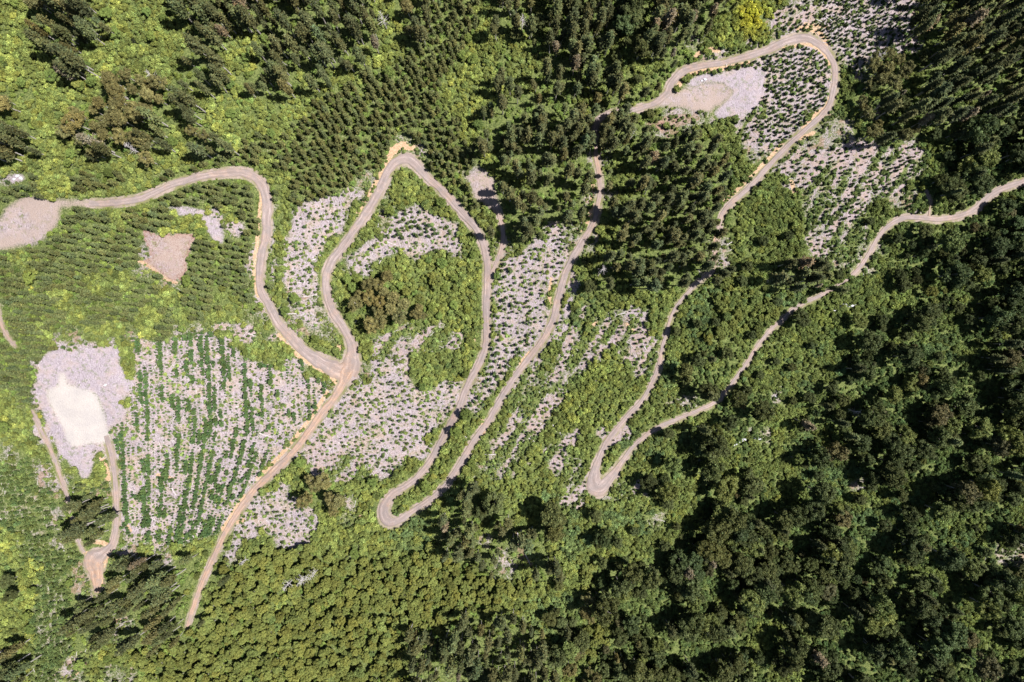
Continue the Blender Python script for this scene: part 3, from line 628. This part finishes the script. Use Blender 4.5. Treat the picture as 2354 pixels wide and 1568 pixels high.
def place(kind, x, y, sc_, accept, tint, hz=None, clear=True, lean=0.7, tjit=0.14, off_pads=True):
    K = KIND[kind]; z = zt(x, y); s = sc_; h = K['h']*s*(1.0 if hz is None else hz)
    px, py = proj(x, y, z+h*lean); bx, by = proj(x, y, z)
    c = cls(px, py); ok = accept(c, px, py)
    rpx = K['r']*s*PF/(H-z)
    # nothing stands on a road, and crowns leave open the stretches the photograph shows open
    hid = ((px > 1335) & (px < 1465) & (py > 235) & (py < 350)) | ((px > 1600) & (px < 1690) & (py > 500) & (py < 640)) | ((px > 1885) & (px < 1965) & (py > 628) & (py < 682)) | ((px > 1820) & (px < 1850) & (py > 690) & (py < 725)) | ((px < 180) & (px > 130) & (py > 1130) & (py < 1250))
    ok &= rast(road_d, bx, by) > np.where(hid, 1.0, 1.5+rpx*0.55)
    if clear:
        for f in (0.55, 0.8, 1.0):
            qx, qy = proj(x, y, z+h*f)
            ok &= hid | (rast(road_d, qx, qy) > rpx*(0.75 if f < 0.9 else 0.3))
    if off_pads:
        for f in (0.0, 0.6, 0.95):
            qx, qy = proj(x, y, z+h*f)
            tq = rast(tone, qx, qy); ok &= (tq < 0) | (tq == 4)
    x, y, z, s, c, px, py = (a[ok] for a in (x, y, z, s, c, px, py))
    hzv = np.full(len(x), 1.0) if hz is None else (np.full(len(x), float(hz)) if np.isscalar(hz) else hz[ok])
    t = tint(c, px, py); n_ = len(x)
    b = 1+tjit*rng.normal(size=n_); w = 0.05*rng.normal(size=n_)
    patch = 0.78+0.44*fbm(px/38, py/38, 91)
    t = t*np.stack([b*(1+w), b, b*(1-w)], 1)*patch[:, None]
    t = np.clip(t, 0.012, 0.6)
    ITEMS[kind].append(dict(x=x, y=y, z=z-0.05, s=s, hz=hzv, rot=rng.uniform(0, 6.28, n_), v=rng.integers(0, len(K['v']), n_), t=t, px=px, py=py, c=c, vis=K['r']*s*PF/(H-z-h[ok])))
def tcol(over=None):
    def f(c, px, py):
        t = np.zeros((len(c), 3))
        q = rng.uniform(size=len(c))+0.5*(fbm(px/17, py/17, 93)-0.5); c = c.copy()
        c[(c == ord('Y')) & (q < 0.38)] = ord('G'); c[(c == ord('F')) & (q < 0.30)] = ord('G')
        y2 = (c == ord('G')) & (q > 0.93); c[y2] = ord('Y')
        for k, v in TINT.items(): t[c == ord(k)] = v
        t[(t.sum(1) == 0)] = TINT['G']
        if over is not None: t[:] = over
        # tints darkened towards the right, painting the light's falloff into the foliage
        right_dim = np.clip((px-1150)/900, 0, 1)*np.clip((py+500)/900, 0, 1); t = t*(1-0.30*right_dim[:, None]*np.array([1.1, 0.9, 0.8]))
        # local colours of the photograph's plants
        yel = np.exp(-((px-1728)**2+(py-35)**2)/38**2); t = t*(1-yel[:, None])+np.array([0.36, 0.34, 0.03])*yel[:, None]
        return t
    return f
def U(a, b, n_): return rng.uniform(a, b, n_)
def acc(s, p=1.0, extra=None):
    def f(c, px, py):
        ok = isin(c, s)
        if p < 1: ok &= rng.uniform(size=len(c)) < p
        if extra is not None: ok &= extra(px, py)
        return ok
    return f
# tall pines
x, y = lattice(3.6, 3.6, 0.3, 0.48); s = U(0.45, 1.15, len(x))
gap = lambda px, py: fbm(px/22, py/22, 33) > 0.36
def pine_tint(c, px, py):
    t = tcol(TINT['P'])(c, px, py); r = rng.uniform(size=len(c))
    t[r < 0.035] = (0.15, 0.12, 0.075); t[(r > 0.05) & (r < 0.30)] = (0.088, 0.102, 0.040); t[(r > 0.3) & (r < 0.42)] = (0.098, 0.092, 0.036); return t
place('pine_tree', x, y, s, acc('P', 0.9, gap), pine_tint)
x, y = lattice(2.9, 2.9, 0.1, 0.5); s = U(0.6, 1.05, len(x))
def hidacc(c, px, py):
    return (((px > 1340) & (px < 1460) & (py > 240) & (py < 345)) | ((px > 1605) & (px < 1665) & (py > 475) & (py < 525)) | ((px > 1600) & (px < 1680) & (py > 565) & (py < 632)) | ((px > 1915) & (px < 1955) & (py > 632) & (py < 665) & (rng.uniform(size=len(px)) < 0.6)) | ((px > 160) & (px < 240) & (py > 1155) & (py < 1250))) & (rng.uniform(size=len(px)) < 0.8)
place('pine_tree', x, y, s, hidacc, pine_tint)
# dark broadleaf forest on the right, olive canopy at the bottom, brown crowns
def dtint(c, px, py):  # forest tints lowered further, so the right side's weaker light is in the colour
    t = tcol()(c, px, py); r = rng.uniform(size=len(c))
    t[r < 0.05] = (0.10, 0.092, 0.042); t[(r > 0.12) & (r < 0.32)] = (0.062, 0.082, 0.030); t[(r > 0.32) & (r < 0.45)] = (0.115, 0.135, 0.040); return t
big_d = lambda px, py: fbm(px/46, py/38, 35, 2) > 0.47
x, y = lattice(6.0, 6.0, 0.5, 0.5); s = U(0.6, 1.35, len(x))
place('broadleaf_tree', x, y, s, acc('D', 0.95, big_d), dtint, hz=U(0.9, 1.35, len(x)))
x, y = lattice(4.0, 4.0, 0.9, 0.5); s = U(0.30, 0.62, len(x))
place('broadleaf_tree', x, y, s, acc('D', 0.75, lambda px, py: fbm(px/46, py/38, 35, 2) > 0.43), dtint, hz=U(0.8, 1.6, len(x)))
x, y = lattice(6.5, 6.5, 0.1, 0.5); s = U(0.6, 1.0, len(x))
place('pine_tree', x, y, s, acc('D', 0.35, big_d), pine_tint)
x, y = lattice(2.5, 2.5, 0.2, 0.5); s = U(0.26, 0.52, len(x))
place('broadleaf_tree', x, y, s, acc('B'), tcol(), hz=0.95)
x, y = lattice(7.5, 7.5, 0.8, 0.5); s = U(0.40, 0.85, len(x))
place('broadleaf_tree', x, y, s, acc('GF', 0.45, lambda px, py: (px > 1150) & ((px > 1510) | (py < 680) | (py > 1180)) & (fbm(px/40, py/40, 36) > 0.42)), tcol(TINT['D']))
x, y = lattice(6.5, 6.5, 0.8, 0.5); s = U(0.35, 0.6, len(x))
place('broadleaf_tree', x, y, s, acc('GYS', 0.25, lambda px, py: (px < 1150)), tcol((0.13, 0.17, 0.042)), hz=0.8)
x, y = lattice(4.2, 4.2, 0.1, 0.5); s = U(0.6, 1.05, len(x))
place('brown_crowned_tree', x, y, s, acc('O', 0.92), tcol())
# plantations
x, y = lattice(2.7, 2.1, 0.52, 0.28); s = U(0.58, 1.05, len(x))
place('plantation_pine', x, y, s, acc('M', 0.93), tcol())
x, y = lattice(2.7, 2.4, -0.15, 0.25); s = U(0.60, 1.0, len(x))
place('plantation_pine', x, y, s, acc('m', 0.93), tcol())
x, y = lattice(2.6, 1.6, 0.07, 0.2); s = U(0.8, 1.5, len(x))
place('young_pine', x, y, s, acc('N', 0.92), tcol())
# the row plantation on the left slash field: rows fan out and bend like in the photograph
rx, ry, rb = [], [], []
for ri, x0 in enumerate(np.arange(250, 900, 12.0)):
    rowbig = ri if rng.uniform() < 0.5 else -1-ri
    yy = 755.0
    while yy < 1320:
        xx = x0+(yy-800)*0.05-(max(0, yy-980)**1.15)*0.17*min(1, max(0, (x0-300))/300.0)
        rx.append(xx+rng.normal()*1.3); ry.append(yy); rb.append(rowbig); yy += rng.uniform(5.0, 7.5)
rx, ry, rb = np.array(rx), np.array(ry), np.array(rb); big = fbm(rb*3.7+0.5, ry/38.0, 44, 2) > np.where(rb >= 0, 0.46, 0.74)
wx, wy = unproj(rx, ry)
sz = np.where(big, U(0.75, 1.25, len(wx)), U(0.28, 0.65, len(wx)))
keep = big | (rng.uniform(size=len(wx)) < 0.62)
place('young_pine', wx[keep], wy[keep], sz[keep], lambda c, px, py: isin(c, 'R') & (px < 830), tcol((0.062, 0.102, 0.034)), lean=0.3)
# seedlings elsewhere on the slash
x, y = lattice(2.3, 1.9, 0.35, 0.35); s = U(0.35, 0.95, len(x))
place('young_pine', x, y, s, acc('WT', 0.75), tcol((0.065, 0.092, 0.030)), lean=0.3)
x, y = lattice(2.6, 2.2, -0.12, 0.2); s = U(0.55, 0.95, len(x))
place('young_pine', x, y, s, lambda c, px, py: isin(c, 'W') & (px > 1690) & (py < 330), tcol((0.060, 0.082, 0.034)), lean=0.3)
x, y = lattice(2.6, 2.1, 0.45, 0.3); s = U(0.6, 1.3, len(x))
place('young_pine', x, y, s, lambda c, px, py: isin(c, 'R') & (px > 830), tcol((0.060, 0.088, 0.030)), lean=0.3)
x, y = lattice(2.8, 2.4, 0.45, 0.35); s = U(0.4, 1.1, len(x))
place('young_pine', x, y, s, acc('S', 0.45), tcol((0.065, 0.09, 0.030)), lean=0.3)
# shrubs: low canopy of the green areas, scrub, undergrowth
x, y = lattice(1.75, 1.75, 0.7, 0.5); s = U(0.55, 1.30, len(x))*(0.7+0.7*fbm(x/9, y/9, 48))
place('shrub', x, y, s, acc('GYF'), tcol(), tjit=0.2)
x, y = lattice(1.6, 1.6, 0.4, 0.5); s = U(0.3, 0.85, len(x))
place('shrub', x, y, s, acc('S', 0.85, lambda px, py: fbm(px/13, py/13, 49) > 0.46), tcol(), tjit=0.2)
stx = streaks(x, y)
place('shrub', x, y, s, lambda c, px, py: isin(c, 'T') & (stx+0.06*rng.normal(size=len(px)) < 0.475), tcol(), tjit=0.2)
x, y = lattice(1.7, 1.7, 0.4, 0.5); s = U(0.2, 0.75, len(x))
place('shrub', x, y, s, acc('WRNT', 0.8, lambda px, py: fbm(px/10, py/14, 50) > 0.505), tcol((0.165, 0.215, 0.060)), hz=0.7, tjit=0.25)
x, y = lattice(2.6, 2.6, 0.4, 0.5); s = U(0.5, 1.1, len(x))
place('shrub', x, y, s, acc('POBMm', 0.8), tcol((0.15, 0.20, 0.048)), lean=0.3, tjit=0.2)
x, y = lattice(1.9, 1.9, 0.4, 0.5); s = U(0.5, 1.2, len(x))
place('shrub', x, y, s, acc('D', 0.9), tcol((0.120, 0.160, 0.048)), lean=0.3, tjit=0.2)  # undergrowth colour lowered to paint in the dimmer light over the right-hand forest
# dense hedge of bushes beside the roads
x, y = lattice(1.5, 1.5, 0.2, 0.5); s = U(0.3, 0.7, len(x))
place('shrub', x, y, s, lambda c, px, py: (rast(road_d, px, py) < 16) & isin(c, 'GYFSPDOBMm') & (fbm(px/14, py/14, 52) > 0.45), tcol((0.14, 0.18, 0.045)), tjit=0.2)

# ------------------------------------------------------------------ words for the labels
MARKS = [("left turning area",60,510),("brown stony pad",385,590),("white slash crescent",460,510),("white gravel clearing",185,960),("lilac chip apron",230,835),
 ("three road fork",795,855),("left road bend",585,410),("central loop top",928,366),("oval log landing",1108,430),("spur road fork",1122,648),
 ("double road hairpin",885,1190),("lower right hairpin",1376,1120),("grey log landing",1650,215),("upper loop top",1850,85),("upper loop side",1918,190),
 ("lower dirt road end",443,1400),("orange track tip",220,1350),("shaded road gap",1370,310),("centre road cutting",1355,525),("valley road start",1625,635),
 ("overhung road stretch",1940,650),("right road bend",2045,515),("right road exit",2340,420),("upper white rocks",1940,712),("lower white rocks",1712,1015),
 ("bright yellow tree",1728,35),("brown timber gash",1200,1260),("top left corner",0,0),("top right corner",2353,0),("bottom left corner",0,1568),("bottom right corner",2353,1568),
 ("top edge middle",1176,0),("bottom edge middle",1176,1568),("right edge middle",2353,900),("row plantation middle",480,1050),("seedling field middle",880,1000),
 ("central olive grove",930,680),("scrub slope middle",1330,900),("upper plantation middle",780,240),("bright forest gap",1090,140),("bottom canopy middle",750,1420),("right forest middle",1950,1150)]
MK = np.array([(a[1], a[2]) for a in MARKS], float)
CLOCK = ["12","1","2","3","4","5","6","7","8","9","10","11"]
SEEN = {}
def describe(head, px, py, adj):
    d = np.hypot(MK[:, 0]-px, MK[:, 1]-py); o = np.argsort(d)
    base = None
    for i in o[:5]:
        w = int(round(d[i]*0.178)); a = math.degrees(math.atan2(px-MK[i, 0], -(py-MK[i, 1]))) % 360
        cl = CLOCK[int(round(a/30)) % 12]
        for h in ([head] if adj is None else [head, adj+' '+head]):
            lab = f"{h}, {w} m from the {MARKS[i][0]} at {cl} o'clock"
            if w < 1: lab = f"{h} right beside the {MARKS[i][0]}"
            base = base or lab
            if lab not in SEEN: SEEN[lab] = 1; return lab
    return base
def tone_word(t, kind):
    l = t[1]; r = t[0]/t[1]
    if kind == 'brown_crowned_tree': return 'olive brown' if l > 0.09 else 'dark brownish'
    if r > 1.12: return 'brown tinged'
    if l > 0.19 and r > 0.8: return 'yellow green'
    if l > 0.15: return 'bright green'
    if l > 0.10: return 'mid green'
    if l > 0.07: return 'deep green'
    return 'dark green'
NOUN = dict(pine_tree='tall pine', plantation_pine='planted pine', young_pine='young pine', broadleaf_tree='leafy tree', brown_crowned_tree='grove tree', shrub='low shrub')
GROUPN = dict(pine_tree='tall pines of the wild woods', plantation_pine='half grown pines in the dense plantations', young_pine='young pines planted across the slash', broadleaf_tree='rounded leafy forest trees', brown_crowned_tree='olive brown trees with bare pale trunks', shrub='shrubs of the open hillside')
CAT = dict(pine_tree='pine tree', plantation_pine='pine tree', young_pine='young pine', broadleaf_tree='tree', brown_crowned_tree='tree', shrub='shrub')

# ------------------------------------------------------------------ geometry-nodes scatter for the uncountable rest
def scatter_tree(name, coll, split=True):
    g = bpy.data.node_groups.new(name, 'GeometryNodeTree'); g.is_modifier = True
    g.interface.new_socket('Geometry', in_out='INPUT', socket_type='NodeSocketGeometry')
    g.interface.new_socket('Geometry', in_out='OUTPUT', socket_type='NodeSocketGeometry')
    N = g.nodes; i = N.new('NodeGroupInput'); o = N.new('NodeGroupOutput')
    ci = N.new('GeometryNodeCollectionInfo'); ci.inputs['Collection'].default_value = coll
    ci.inputs['Separate Children'].default_value = True; ci.inputs['Reset Children'].default_value = True
    ip = N.new('GeometryNodeInstanceOnPoints'); ip.inputs['Pick Instance'].default_value = True
    def na(nm, t):
        a = N.new('GeometryNodeInputNamedAttribute'); a.data_type = t; a.inputs[0].default_value = nm; return a.outputs[0]
    g.links.new(i.outputs[0], ip.inputs['Points']); g.links.new(ci.outputs[0], ip.inputs['Instance'])
    g.links.new(na('pid', 'INT'), ip.inputs['Instance Index'])
    e = N.new('FunctionNodeEulerToRotation'); g.links.new(na('rot', 'FLOAT_VECTOR'), e.inputs[0]); g.links.new(e.outputs[0], ip.inputs['Rotation'])
    g.links.new(na('scl', 'FLOAT_VECTOR'), ip.inputs['Scale']); g.links.new(ip.outputs[0], o.inputs[0])
    return g
def scatter(name, P, rot, scl, pid, tint, protos, label, cat):
    coll = bpy.data.collections.new(name+'_shapes')
    for k, me in enumerate(protos):
        coll.objects.link(bpy.data.objects.new(f"{name}_shape_{k:02d}", me))
    me = bpy.data.meshes.new(name); me.vertices.add(len(P)); me.vertices.foreach_set('co', np.asarray(P, np.float32).ravel())
    for nm, t, v, key in (('rot', 'FLOAT_VECTOR', rot, 'vector'), ('scl', 'FLOAT_VECTOR', scl, 'vector'), ('pid', 'INT', pid, 'value')):
        a = me.attributes.new(nm, t, 'POINT'); a.data.foreach_set(key, np.asarray(v, np.int32 if t == 'INT' else np.float32).ravel())
    a = me.attributes.new('tint', 'FLOAT_COLOR', 'POINT'); a.data.foreach_set('color', np.hstack([tint, np.ones((len(P), 1))]).astype(np.float32).ravel())
    o = link(name, me); md = o.modifiers.new('scatter', 'NODES'); md.node_group = scatter_tree(name, coll)
    o['kind'] = 'stuff'; o['label'] = label; o['category'] = cat
    return o
STUFF = dict(pine_tree=('pine_wood', 'far reaching dark pine woods, the smaller crowns between the big ones', 'wood'),
 plantation_pine=('pine_plantation', 'dense olive green pine plantation in close rows', 'plantation'),
 young_pine=('seedlings', 'small dark seedlings dotted all over the pale slash', 'seedlings'),
 broadleaf_tree=('broadleaf_forest', 'closed leafy canopy of small rounded crowns', 'forest'),
 brown_crowned_tree=('brown_grove', 'olive brown grove of smaller crowns', 'wood'),
 shrub=('undergrowth', 'green undergrowth of low bushes covering the hillside', 'undergrowth'))
LIM = dict(pine_tree=300, plantation_pine=300, young_pine=300, broadleaf_tree=300, brown_crowned_tree=300, shrub=300)
for kind, K in KIND.items():
    D = {k: np.concatenate([i[k] for i in ITEMS[kind]]) for k in ITEMS[kind][0]}
    n_ = len(D['x']); infr = (D['px'] > 6) & (D['px'] < PW-6) & (D['py'] > 6) & (D['py'] < PH-6)
    score = np.where(infr, D['vis'], -1); order = np.argsort(-score); ind = order[:LIM[kind]]; ind = ind[score[ind] > 0]
    mask = np.zeros(n_, bool); mask[ind] = True
    print(kind, n_, 'individual', len(ind))
    two = kind not in ('shrub', 'young_pine')
    if two:
        cm = [build('crown', c, [K['ml']]) for c, t in K['v']]; tm = [build('trunk', t, [MT]) for c, t in K['v']]
    mm = [merged(kind, c, t, K['ml']) for c, t in K['v']]
    for i in ind:
        px, py = D['px'][i], D['py'][i]; t = D['t'][i]; v = int(D['v'][i])
        if two: root = link(kind, None)
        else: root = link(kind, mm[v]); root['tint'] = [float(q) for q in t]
        root.location = (D['x'][i], D['y'][i], D['z'][i]); root.rotation_euler = (0, 0, D['rot'][i]); s = D['s'][i]; root.scale = (s, s, s*D['hz'][i])
        if two:
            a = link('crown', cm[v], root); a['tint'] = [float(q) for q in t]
            b = link('trunk', tm[v], root)
        big = 'tall' if s > 0.9 else None
        root['label'] = describe(tone_word(t, kind)+' '+NOUN[kind], px, py, 'bushy' if s*K['r'] > 0.8*K['r']*D['s'][ind].max() else 'slender')
        root['category'] = CAT[kind]; root['group'] = GROUPN[kind]
    r = ~mask
    if r.any():
        s = D['s'][r]; nm, lab, cat = STUFF[kind]
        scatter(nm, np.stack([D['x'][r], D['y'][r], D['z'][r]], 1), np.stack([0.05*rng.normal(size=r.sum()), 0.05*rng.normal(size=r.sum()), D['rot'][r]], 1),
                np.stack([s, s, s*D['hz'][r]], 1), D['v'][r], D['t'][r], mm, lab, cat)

# ------------------------------------------------------------------ slash: cut branches and sticks on the ground
def stick(seed, L, r0):
    r = np.random.default_rng(seed); p = Part(); b = 0.06*L
    P = [(-L/2, 0, 0.08), (-L/6, b*r.normal(), 0.16), (L/6, b*r.normal(), 0.14), (L/2, b*r.normal(), 0.12)]
    tube(p, P, [r0, r0*0.9, r0*0.7, r0*0.4], 5)
    for _ in range(3):
        t = r.uniform(-0.3, 0.4)*L; a = r.uniform(0.4, 1.0)*r.choice([-1, 1]); l = L*r.uniform(0.15, 0.35)
        tube(p, [(t, 0, 0.13), (t+l*math.cos(a), l*math.sin(a), 0.2)], [r0*0.45, r0*0.2], 4)
    return p
sticks = [build('branch', stick(700+i, 2.4, 0.075+0.02*(i % 3)), [MW]) for i in range(5)]
x, y = lattice(0.95, 0.95, 0.3, 0.5); z = zt(x, y); px, py = proj(x, y, z); c = cls(px, py); tn_ = rast(tone, px, py)
cl = fbm(px/11, py/11, 71)
pr = np.where(isin(c, 'WR'), 0.5, 0)+np.where(isin(c, 'T'), 0.4, 0)+np.where(isin(c, 'S'), 0.2, 0)+np.where(isin(c, 'N'), 0.1, 0)
pr = pr*np.clip((cl-0.35)*4, 0.1, 1.6); pr = np.where(tn_ == 0, 0.5, np.where(tn_ >= 1, 0.0, pr)); pr = np.where(rast(road_d, px, py) < 5, 0, pr)
k = rng.uniform(size=len(x)) < pr; x, y, z = x[k], y[k], z[k]; n_ = len(x)
s = rng.uniform(0.25, 0.9, n_)**1.2; big_ = (rng.uniform(size=n_) < 0.07) & (tn_[k] != 0); s = np.where(big_, rng.uniform(1.0, 2.0, n_), s); s = np.where(tn_[k] == 0, s*0.55, s); print('sticks', n_)
scatter('slash', np.stack([x, y, z], 1), np.stack([0.1*rng.normal(size=n_), 0.12*rng.normal(size=n_), rng.uniform(0, 6.28, n_)], 1), np.stack([s, np.minimum(s, 1.0), np.minimum(s, 1.0)], 1),
        rng.integers(0, 5, n_), np.ones((n_, 3)), sticks, 'bleached branches and wood slash strewn over the felled ground', 'slash')

# individual long fallen logs where the photograph shows them
LOGS = [(690,650,170,22),(668,722,178,40),(670,685,10,30),(712,600,160,26),(748,560,35,14),(820,735,120,18),(712,680,170,30),(985,1015,35,22),(1010,1045,8,40),(1075,1050,30,40),(1100,1020,120,30),(1120,1045,175,40),(1060,1000,25,30),
 (870,795,170,25),(845,800,50,22),(900,560,20,30),(875,600,120,16),(1402,735,80,22),(1425,722,165,22),(1415,700,85,26),(1675,560,150,22),(1685,570,145,26),(1130,930,60,18),(1145,838,110,18),(1160,845,60,16),(1165,1100,70,22),
 (1195,1245,80,30),(1205,1260,75,34),(1190,1235,88,26),(1212,1285,65,30),(1950,60,130,30),(1912,72,100,26),(1885,50,20,22),(1905,45,30,20),(2000,80,15,20),(580,770,20,18),(470,775,5,22),(440,870,25,26),(560,935,0,40),(610,1000,20,30),
 (400,1130,70,20),(700,990,100,18),(790,1020,15,26),(840,1110,20,30),(1330,930,50,24),(1365,880,130,20),(1220,1010,30,20),(1275,985,60,20),(1700,125,20,30),(1650,143,15,26),(1615,149,12,20),(1440,815,80,16),(2025,690,10,14)]
AW = [(22.5,"flat"),(67.5,"down-right"),(112.5,"upright"),(157.5,"up-right"),(181,"flat")]
for i, (lx, ly, ang, ln) in enumerate(LOGS):
    if float(rast(road_d, lx, ly)) < ln*0.5+1: continue
    x0, y0 = unproj(lx, ly); L = ln*0.178; p = Part()
    r = np.random.default_rng(900+i)
    tube(p, [(-L/2, 0, 0.2), (-L/6, 0.02*L*r.normal(), 0.24), (L/5, 0.02*L*r.normal(), 0.22), (L/2, 0, 0.16)], [0.19, 0.17, 0.13, 0.07], 8)
    V, F, Lf = p.data(); n0 = len(V)
    V = np.vstack([V, [(-L/2, 0, 0.2), (L/2, 0, 0.16)]])
    caps = np.array([(j, (j+1) % 8, n0) for j in range(8)]+[(n0-8+(j+1) % 8, n0-8+j, n0+1) for j in range(8)])
    o = link('fallen_log', mesh_from('fallen_log', V, F+[caps], [MW]))
    tree_on = rast(road_d, lx, ly) < 0
    th = -R(ang); z0 = float(zt(x0, y0)); dx, dy = math.cos(th), math.sin(th)
    slope = (float(zt(x0+dx*L/2, y0+dy*L/2))-float(zt(x0-dx*L/2, y0-dy*L/2)))/L
    o.location = (float(x0), float(y0), z0+0.02); o.rotation_euler = (0, -math.atan(slope), th)
    o['label'] = describe('bleached log', lx, ly, 'long' if ln > 25 else 'short'); o['category'] = 'log'; o['group'] = 'bleached logs lying on the felled ground'

# pale rocks of the stream bed and stones on the landings
ROCKS = [(1916,716,5),(1921,711,4),(1926,709,4.5),(1932,705,4),(1938,703,4.5),(1944,702,4),(1951,701,5),(1957,702,5),(1963,702,4),(2006,700,3.5),(2012,702,4),(1681,1027,3),(1686,1022,3.5),(1692,1018,4),(1698,1014,4),(1704,1011,4.5),(1711,1009,4),(1735,1006,4),(1742,1008,3.5),(1748,1009,3),(1606,1057,4),(1612,1053,4),(1787,958,3.5),(1785,965,3),(1782,912,3),
 (1620,183,3.5),(1612,186,2.5),(242,885,3),(40,405,4),(48,410,4),(32,412,3)]
for i, (lx, ly, rr) in enumerate(ROCKS):
    x0, y0 = unproj(lx, ly); r = np.random.default_rng(1200+i); q = rr*0.178*0.9
    V = IV*(1+0.16*r.normal(size=(len(IV), 1)))*np.array([q*1.2, q*0.8, q*0.55])
    o = link('pale_boulder', mesh_from('pale_boulder', V, [IF], [MS])); o.location = (float(x0), float(y0), float(zt(x0, y0))+q*0.25)
    o.rotation_euler = (0, 0, r.uniform(0, 6.28)); o['label'] = describe('pale grey boulder', lx, ly, 'large' if rr > 4 else 'small'); o['category'] = 'boulder'; o['group'] = 'pale boulders in the stream bed and clearings'

# bare dead trees
DEAD = [(350,175,13),(880,45,15),(1200,50,14),(1455,305,12),(2020,130,13),(300,340,12),(1385,620,14),(1965,945,12),(700,1330,15),(720,1320,14),(690,1335,14),(660,1345,13),(560,1290,9),(1140,1290,10)]
def dead(seed, h):
    r = np.random.default_rng(seed); t = Part(); b = Part()
    tube(t, [(0, 0, -0.3), (0.1*r.normal(), 0.1*r.normal(), h*0.5), (0.2*r.normal(), 0.2*r.normal(), h)], [0.22, 0.14, 0.03])
    for _ in range(26):
        z0 = h*r.uniform(0.35, 0.97); a = r.uniform(0, 6.28); L = (1-z0/h)*h*0.22+0.7
        m = np.array([math.cos(a)*L*0.5, math.sin(a)*L*0.5, z0+0.15*L]); e = np.array([math.cos(a+0.3*r.normal())*L, math.sin(a+0.3*r.normal())*L, z0+0.45*L])
        tube(b, [(0, 0, z0), m, e], [0.06, 0.045, 0.02], 4)
    return t, b
for i, (lx, ly, h) in enumerate(DEAD):
    x0, y0 = unproj(lx, ly, h*0.6); t, b = dead(1300+i, h)
    root = link('dead_tree', None); root.location = (float(x0), float(y0), float(zt(x0, y0)))
    link('trunk', build('trunk', t, [MW]), root); link('branches', build('branches', b, [MW]), root)
    root['label'] = describe('bare grey dead tree', lx, ly, 'tall' if h > 12 else 'short'); root['category'] = 'dead tree'; root['group'] = 'bare dead trees standing in the woods'
print('labels', len(SEEN))
